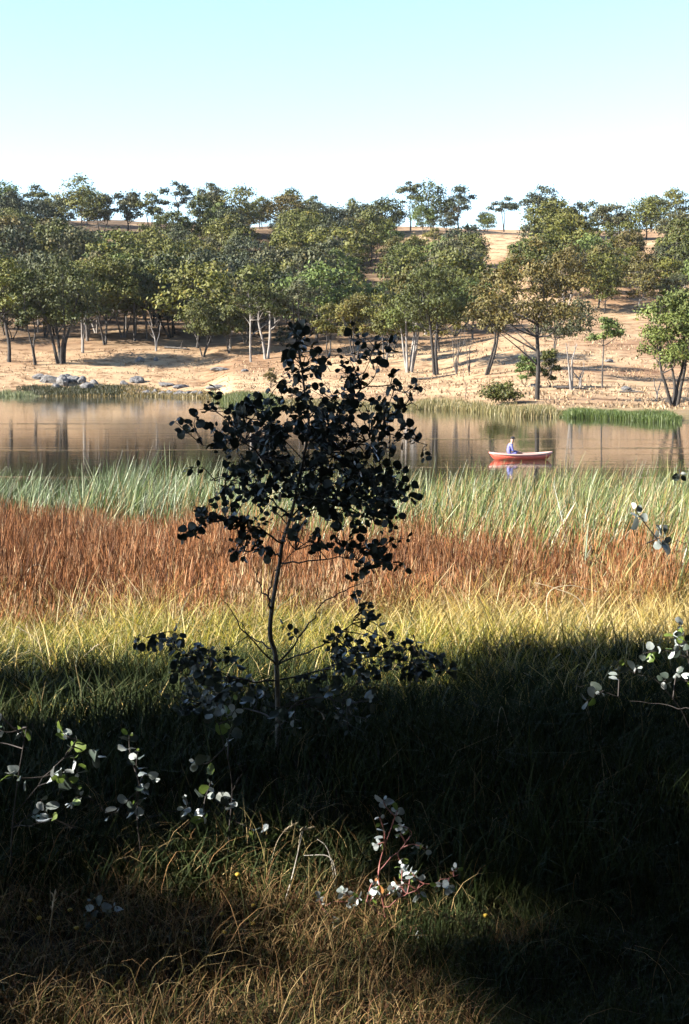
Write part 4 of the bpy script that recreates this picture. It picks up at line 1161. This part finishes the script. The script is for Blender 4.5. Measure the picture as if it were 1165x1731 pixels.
shoot('red stemmed gum seedling with bright white leaves in front', 650, 1640, 3.75, [(655, 1600), (650, 1540), (640, 1470), (668, 1380)],
      [[(650, 1540, 0), (690, 1510, -.04), (740, 1490, -.05), (776, 1478, -.05)], [(650, 1550, 0), (600, 1520, .04), (545, 1535, .06)], [(640, 1480, 0), (690, 1420, .03), (690, 1400, .03)], [(652, 1560, 0), (690, 1570, -.05), (712, 1568, -.05)]],
      [(690, 1510, 24, 22, 16, -.04, .06), (620, 1510, 34, 16, 12, .03, .06), (740, 1490, 36, 12, 10, -.05, .04), (660, 1400, 36, 34, 14, .02, .06), (560, 1545, 30, 16, 7, .06, .04), (712, 1565, 12, 10, 3, -.05, .03), (690, 1470, 16, 20, 6, 0, .04)],
      0.030, [(M_leaf_glauc, 0.66), (M_leaf_green, 0.28), (M_leaf_dead, 0.06)], 34, True)
shoot('gum shoot with white leaves reaching in at right picture edge', 1190, 1420, 4.15, [(1185, 1320), (1175, 1200), (1160, 1090)], [[(1180, 1250, 0), (1120, 1160, -.05), (1060, 1130, -.05)], [(1175, 1200, 0), (1100, 1190, .05), (1010, 1170, .05), (975, 1160, .05)]],
      [(1150, 1100, 20, 30, 8, 0, .05), (1140, 1150, 26, 20, 6, 0, .05), (1065, 1130, 10, 8, 2, -.05, .02), (1010, 1170, 40, 14, 5, .05, .03)], 0.045, GL, 35)
shoot('dull grey green gum shoot low in the shade at lower left', 190, 1690, 3.7, [(192, 1660), (188, 1610), (185, 1565)], [[(190, 1640, 0), (215, 1615, 0), (222, 1605, 0)], [(190, 1650, 0), (250, 1640, 0), (266, 1630, 0)]],
      [(182, 1565, 22, 18, 8, 0, .05), (205, 1618, 16, 16, 6, 0, .04), (262, 1636, 14, 16, 4, 0, .04)], 0.04, [(M_leaf, 0.7), (M_leaf_glauc, 0.3)], 36)
shoot('thin twig with three big grey leaves jutting in from right edge', 1240, 1400, 4.3, [(1238, 1200), (1225, 1000), (1190, 930)], [[(1195, 935, 0), (1150, 918, 0), (1085, 922, -.02)]],
      [(1090, 930, 14, 8, 3, -.02, .02), (1118, 922, 8, 6, 2, 0, .02)], 0.06, [(M_leaf_glauc, 1.0)], 37)
shoot('dark twig tip with few narrow leaves at right edge above reeds', 1262, 1400, 4.6, [(1262, 1200), (1250, 950), (1210, 820)], [[(1215, 830, 0), (1175, 800, 0), (1140, 795, 0)]],
      [(1146, 797, 10, 8, 2, 0, .03)], 0.036, [(M_leaf, 1.0)], 38)

# ------------------------------------------------------------------ dry stalks and button flowers
M_straw = simple_mat('straw', (0.55, 0.45, 0.30), 0.7, 0.25, 40)
M_pale_straw = simple_mat('bleached_straw', (0.66, 0.60, 0.52), 0.7, 0.2, 40)
def stalk(label, pix, depth, r, seed, head=True, mat=None):
    rg = np.random.RandomState(seed)
    p0 = at(pix[0][0], pix[0][1], depth); p0.z = min(p0.z, h1(p0.x, p0.y))
    root = empty('dry_stalk', p0); tag(root, label, 'grass stalk')
    pts = [np.array(p0) * 0] + [np.array(at(px, py, depth + 0.02 * i) - p0) for i, (px, py) in enumerate(pix[1:])]
    c = curve_pts(pts, len(pts) * 6)
    g = Geo(); g.tube(c, np.linspace(r, r * 0.4, len(c)), 5)
    link('stem', g.mesh('stem', mat or M_straw), root)
    if head:
        g = Geo(); e = c[-1]; d = c[-1] - c[-3]; d /= np.linalg.norm(d)
        for k in range(14):
            b = e - d * 0.045 * (1 - k / 14); s = rg.normal(size=3) * 0.35 + d
            s /= np.linalg.norm(s); g.tube([b, b + s * 0.008, b + s * 0.016], [0.0008, 0.0022, 0.0004], 4)
        link('seed_head', g.mesh('seed_head', mat or M_straw), root)
stalk('thick pale dry stalk leaning right in front of the red stemmed seedling', [(450, 1640), (470, 1560), (492, 1490), (512, 1405)], 3.9, 0.0032, 1, False, M_pale_straw)
stalk('bent bleached stalk curving over beside the thick pale one', [(566, 1510), (568, 1480), (556, 1448), (514, 1446)], 4.0, 0.003, 2, False, M_pale_straw)
stalk('bent bleached stalk, taller one arching left at top', [(566, 1505), (562, 1465), (552, 1432), (536, 1418)], 4.05, 0.0026, 3, False, M_pale_straw)
stalk('seeding grass stalk with feathery head left of the pale stalk top', [(452, 1470), (466, 1430), (480, 1406), (498, 1393)], 4.1, 0.0013, 4)
stalk('seeding grass stalk whose head nods right over the pale stalk', [(500, 1480), (506, 1420), (512, 1404), (528, 1398)], 4.12, 0.0013, 5)
stalk('tall thin dark stalk rising at the lower left', [(66, 1731), (74, 1660), (82, 1590), (92, 1510)], 3.5, 0.0016, 6)
stalk('thin straw leaning right across the black shade at lower right', [(640, 1731), (700, 1690), (770, 1630), (846, 1640)], 3.5, 0.0014, 7)
stalk('long straw arching right along the bottom shade', [(880, 1731), (930, 1690), (980, 1670), (1060, 1665)], 3.45, 0.0013, 8)
stalk('thin grass stalk standing in shade right of the sapling', [(838, 1290), (840, 1240), (848, 1195), (864, 1245)], 5.6, 0.0016, 9)
stalk('pale bent stem sticking up in yellow grass by the left shade', [(100, 1190), (80, 1120), (60, 1080), (30, 1060)], 8.2, 0.003, 10)
stalk('long straw stem leaning right through sunlit left grass', [(60, 1215), (100, 1160), (130, 1120), (165, 1090)], 7.4, 0.002, 11)
stalk('arching bleached stem above yellow grass on the right', [(935, 1075), (925, 1010), (960, 990), (1010, 1000)], 11.0, 0.006, 12)
stalk('second arching bleached stem above yellow grass on the right', [(1010, 1080), (985, 1020), (940, 995), (905, 985)], 11.2, 0.006, 13)
stalk('pale dry dock stem leaning across left rust sedge', [(40, 1010), (45, 975), (60, 955), (78, 960)], 13.5, 0.008, 14)
M_yellow = simple_mat('yellow_button', (0.62, 0.42, 0.04), 0.7, 0.2, 60)
M_fstem = simple_mat('flower_stem', (0.12, 0.14, 0.05), 0.7)
fl = [(130, 1585, 'yellow button flower above the dull shoot at lower left'), (68, 1616, 'yellow button flower at far lower left'), (120, 1605, 'yellow button flower below the highest lower left one'), (52, 1575, 'single yellow button flower near left edge above dry grass'),
      (315, 1582, 'yellow button flower on tall stem right of the dull shoot'), (428, 1586, 'yellow button flower left of the thick pale stalk foot'), (376, 1622, 'yellow button flower between dull shoot and pale stalk'), (296, 1670, 'yellow button flower low beneath the dull shoot'),
      (380, 1655, 'yellow button flower in dry grass under the pale stalk'), (402, 1478, 'yellow button flower in shade left of seeding stalks'), (820, 1652, 'lone yellow button flower in the shade right of dry grass'), (430, 1690, 'yellow button flower in lit dry grass at bottom')]
ball = None
for i, (px, py, lb) in enumerate(fl):
    d = 3.62 + 0.06 * (i % 4); top = at(px, py, d); gz = h1(top.x + 0.02, top.y)
    root = empty('button_flower', (top.x + 0.02, top.y, gz)); tag(root, lb, 'flower', 'yellow button flowers in the foreground grass')
    e = np.array((-0.02, 0, max(0.05, top.z - gz)))
    g = Geo(); g.tube(curve_pts([(0, 0, -0.02), e * [0.2, 0, 0.5] + [0, 0.005, 0], e], 8), 0.0011, 5); link('stem', g.mesh('stem', M_fstem), root)
    if ball is None:
        bm = bmesh.new(); bmesh.ops.create_icosphere(bm, subdivisions=2, radius=0.0075)
        for v in bm.verts: v.co = Vector((v.co.x, v.co.y, v.co.z * 0.75)) * (0.9 + 0.2 * ((v.index * 7) % 5) / 5)
        ball = bpy.data.meshes.new('flower_head'); bm.to_mesh(ball); bm.free(); ball.materials.append(M_yellow)
    o = link('flower_head', ball, root); o.location = e

# ------------------------------------------------------------------ unseen trees that shade the foreground, most added to block light
def shade_tree(x, y, H, trunk_r, clumps, sizes, nleaf, label, seed, leaf=0.26):
    rg = np.random.RandomState(seed); z = h1(x, y)
    root = empty('gum_tree', (x, y, z)); tag(root, label, 'tree', 'gums beside and behind the photographer')
    clumps = np.array(clumps, float) - np.array([x, y, z])
    g = Geo(); top = clumps[np.argmax(clumps[:, 2])]
    pts = curve_pts([(0, 0, -0.4), (0.1, 0, H * 0.2), top * [0.3, 0.3, 0.6], top], 12)
    g.tube(pts, trunk_r * np.linspace(1.2, 0.25, 12), 8)
    # boughs run from clump to nearest clump, starting at the stem
    done = list(pts[5:]); left_ = list(range(len(clumps)))
    while left_:
        D_ = np.linalg.norm(clumps[left_][:, None, :] - np.array(done)[None, :, :], axis=2)
        a, b = np.unravel_index(np.argmin(D_), D_.shape)
        c, s_ = clumps[left_[a]], done[b]
        g.tube(curve_pts([s_, (s_ + c) / 2 + rg.normal(size=3) * 0.06, c], 5), np.linspace(0.03, 0.014, 5), 5)
        done.append(c); left_.pop(a)
    link('trunk', g.mesh('trunk', M_bark_dark), root)
    v, q, cc = leaf_cloud(rg, clumps, np.array(sizes, float), nleaf, leaf, 0.8, 0.1)
    link('crown', mesh_np('crown', v, q, M_crown, cc), root)
TE, TA = math.tan(SUN_EL) / math.cos(SUN_AZ), math.tan(SUN_AZ)
def toward_sun(x, y, z, dist):
    """the point from which a sunbeam reaches (x, y, z), dist metres to the left"""
    return (x - dist, y - dist * TA, z + dist * TE)
GZ = 2.42
cl, sz = [], []
rg0 = np.random.RandomState(8)
# a broad crown that darkens the sapling and the ground around it; zz is the height at which its shade crosses x = 0
for yy in np.arange(4.85, 8.6, 0.5):
    for zz in np.arange(-1.6, 3.2, 0.55):
        if (6.2 < yy < 7.1 and zz < -0.1) or (5.6 < yy < 6.2 and zz < -0.5): continue
        if yy > 6.6 and zz < 0.2 and not (yy > 7.1 and zz < -0.5): continue
        if yy > 7.2 and -0.55 < zz < 0.6: continue
        if yy > 7.7 and zz < 0.75: continue
        cl.append(toward_sun(0, yy + rg0.uniform(-.15, .15), GZ + zz + rg0.uniform(-.15, .15), 11 + rg0.uniform(-1.5, 1.5))); sz.append(0.58)
shade_tree(-11.5, 3.2, 9, 0.3, cl, sz, 18000, 'dense shade gum left of the photographer, outside the view', 71)
cl, sz = [], []
for yy in np.arange(2.6, 4.55, 0.17):  # clumps placed so sun passes only through a chosen window
    lo, hi = (-0.30, 0.16) if yy < 3.6 else (0.02, 0.33) if yy < 3.92 else (-0.17, 0.10)
    for zz in [lo - 0.16 - 0.17 * i for i in range(4)] + [hi + 0.16 + 0.17 * i for i in range(4)]:
        cl.append(toward_sun(0, yy + rg0.uniform(-.05, .05), GZ + zz + rg0.uniform(-.05, .05), 15 + rg0.uniform(-1, 1))); sz.append(0.16)
for yy, zz in ((3.5, -0.25), (3.3, 0.1), (3.28, -0.2), (3.48, 0.12), (3.9, 0.2), (3.12, -0.05)): cl.append(toward_sun(0, yy, GZ + zz, 15)); sz.append(0.055)
shade_tree(-16.5, -3.0, 9, 0.2, cl, sz, 30000, 'unseen high limbed gum further left, added to frame the sun patch', 72, 0.10)
# unseen boughs added overhead to cut sky light on the foreground
cl, sz = [], []
for xx in np.arange(-5.5, 8.6, 1.5):
    for yy in np.arange(-5, 14.1, 1.5):
        cl.append((xx + rg0.uniform(-.4, .4), yy + rg0.uniform(-.4, .4), 8.8 + 0.1 * abs(xx) + 0.12 * max(0, yy) + rg0.uniform(-.5, .9))); sz.append(1.2)
shade_tree(3.5, -3.0, 8, 0.4, cl, sz, 20000, 'unseen spreading gum added overhead to block sky light', 73, 0.4)
grove = [(-5, -6, 4.5, 11), (4, -7, 4.8, 12), (0, -12, 5.5, 14), (-12, -6, 5, 12), (-8, -14, 6, 15), (9, -13, 6, 15),
         (10, -4, 4.5, 12), (9, 1.5, 3.6, 10), (9.5, 6.5, 3.4, 10), (11, 11.5, 3.6, 11), (-8, -4.8, 3.0, 10)]
grove_m = [tree_meshes(800 + i, 12.0, 4.6, cb=0.06, nclump=30, nleaf=6500, leaf=0.55, trunk_r=0.3, clump=0.45, shape=0.25) for i in range(3)]
for i, (x, y, W, H) in enumerate(grove):  # unseen gums added to block sky light from behind and the right
    put_tree(grove_m[i % 3], (x, y, h1(x, y)), 'unseen grove gum added beside or behind the photographer to block sky light', i * 1.3, (W / 4.6, W / 4.6, H / 12), group='gums beside and behind the photographer')

# ------------------------------------------------------------------ air between the lens and the far ridge
def build_haze():
    m = bpy.data.materials.new('haze'); m.use_nodes = True; nt = m.node_tree
    nt.nodes.remove(nt.nodes['Principled BSDF'])
    v = nt.nodes.new('ShaderNodeVolumePrincipled')
    v.inputs['Color'].default_value = (0.86, 0.92, 1.0, 1)
    v.inputs['Density'].default_value = 0.00003
    v.inputs['Anisotropy'].default_value = 0.2
    nt.links.new(v.outputs[0], nt.nodes['Material Output'].inputs['Volume'])
    V = np.array([(x, y, z) for x in (-6300, 6300) for y in (-6300, 6300) for z in (-3.5, 100)], float)
    q = np.array([(0, 1, 3, 2), (4, 6, 7, 5), (0, 4, 5, 1), (2, 3, 7, 6), (1, 5, 7, 3), (0, 2, 6, 4)])
    o = link('haze', mesh_np('haze', V, q, m))
    tag(o, 'thin pale haze over lake and hillside', kind='stuff')
build_haze()
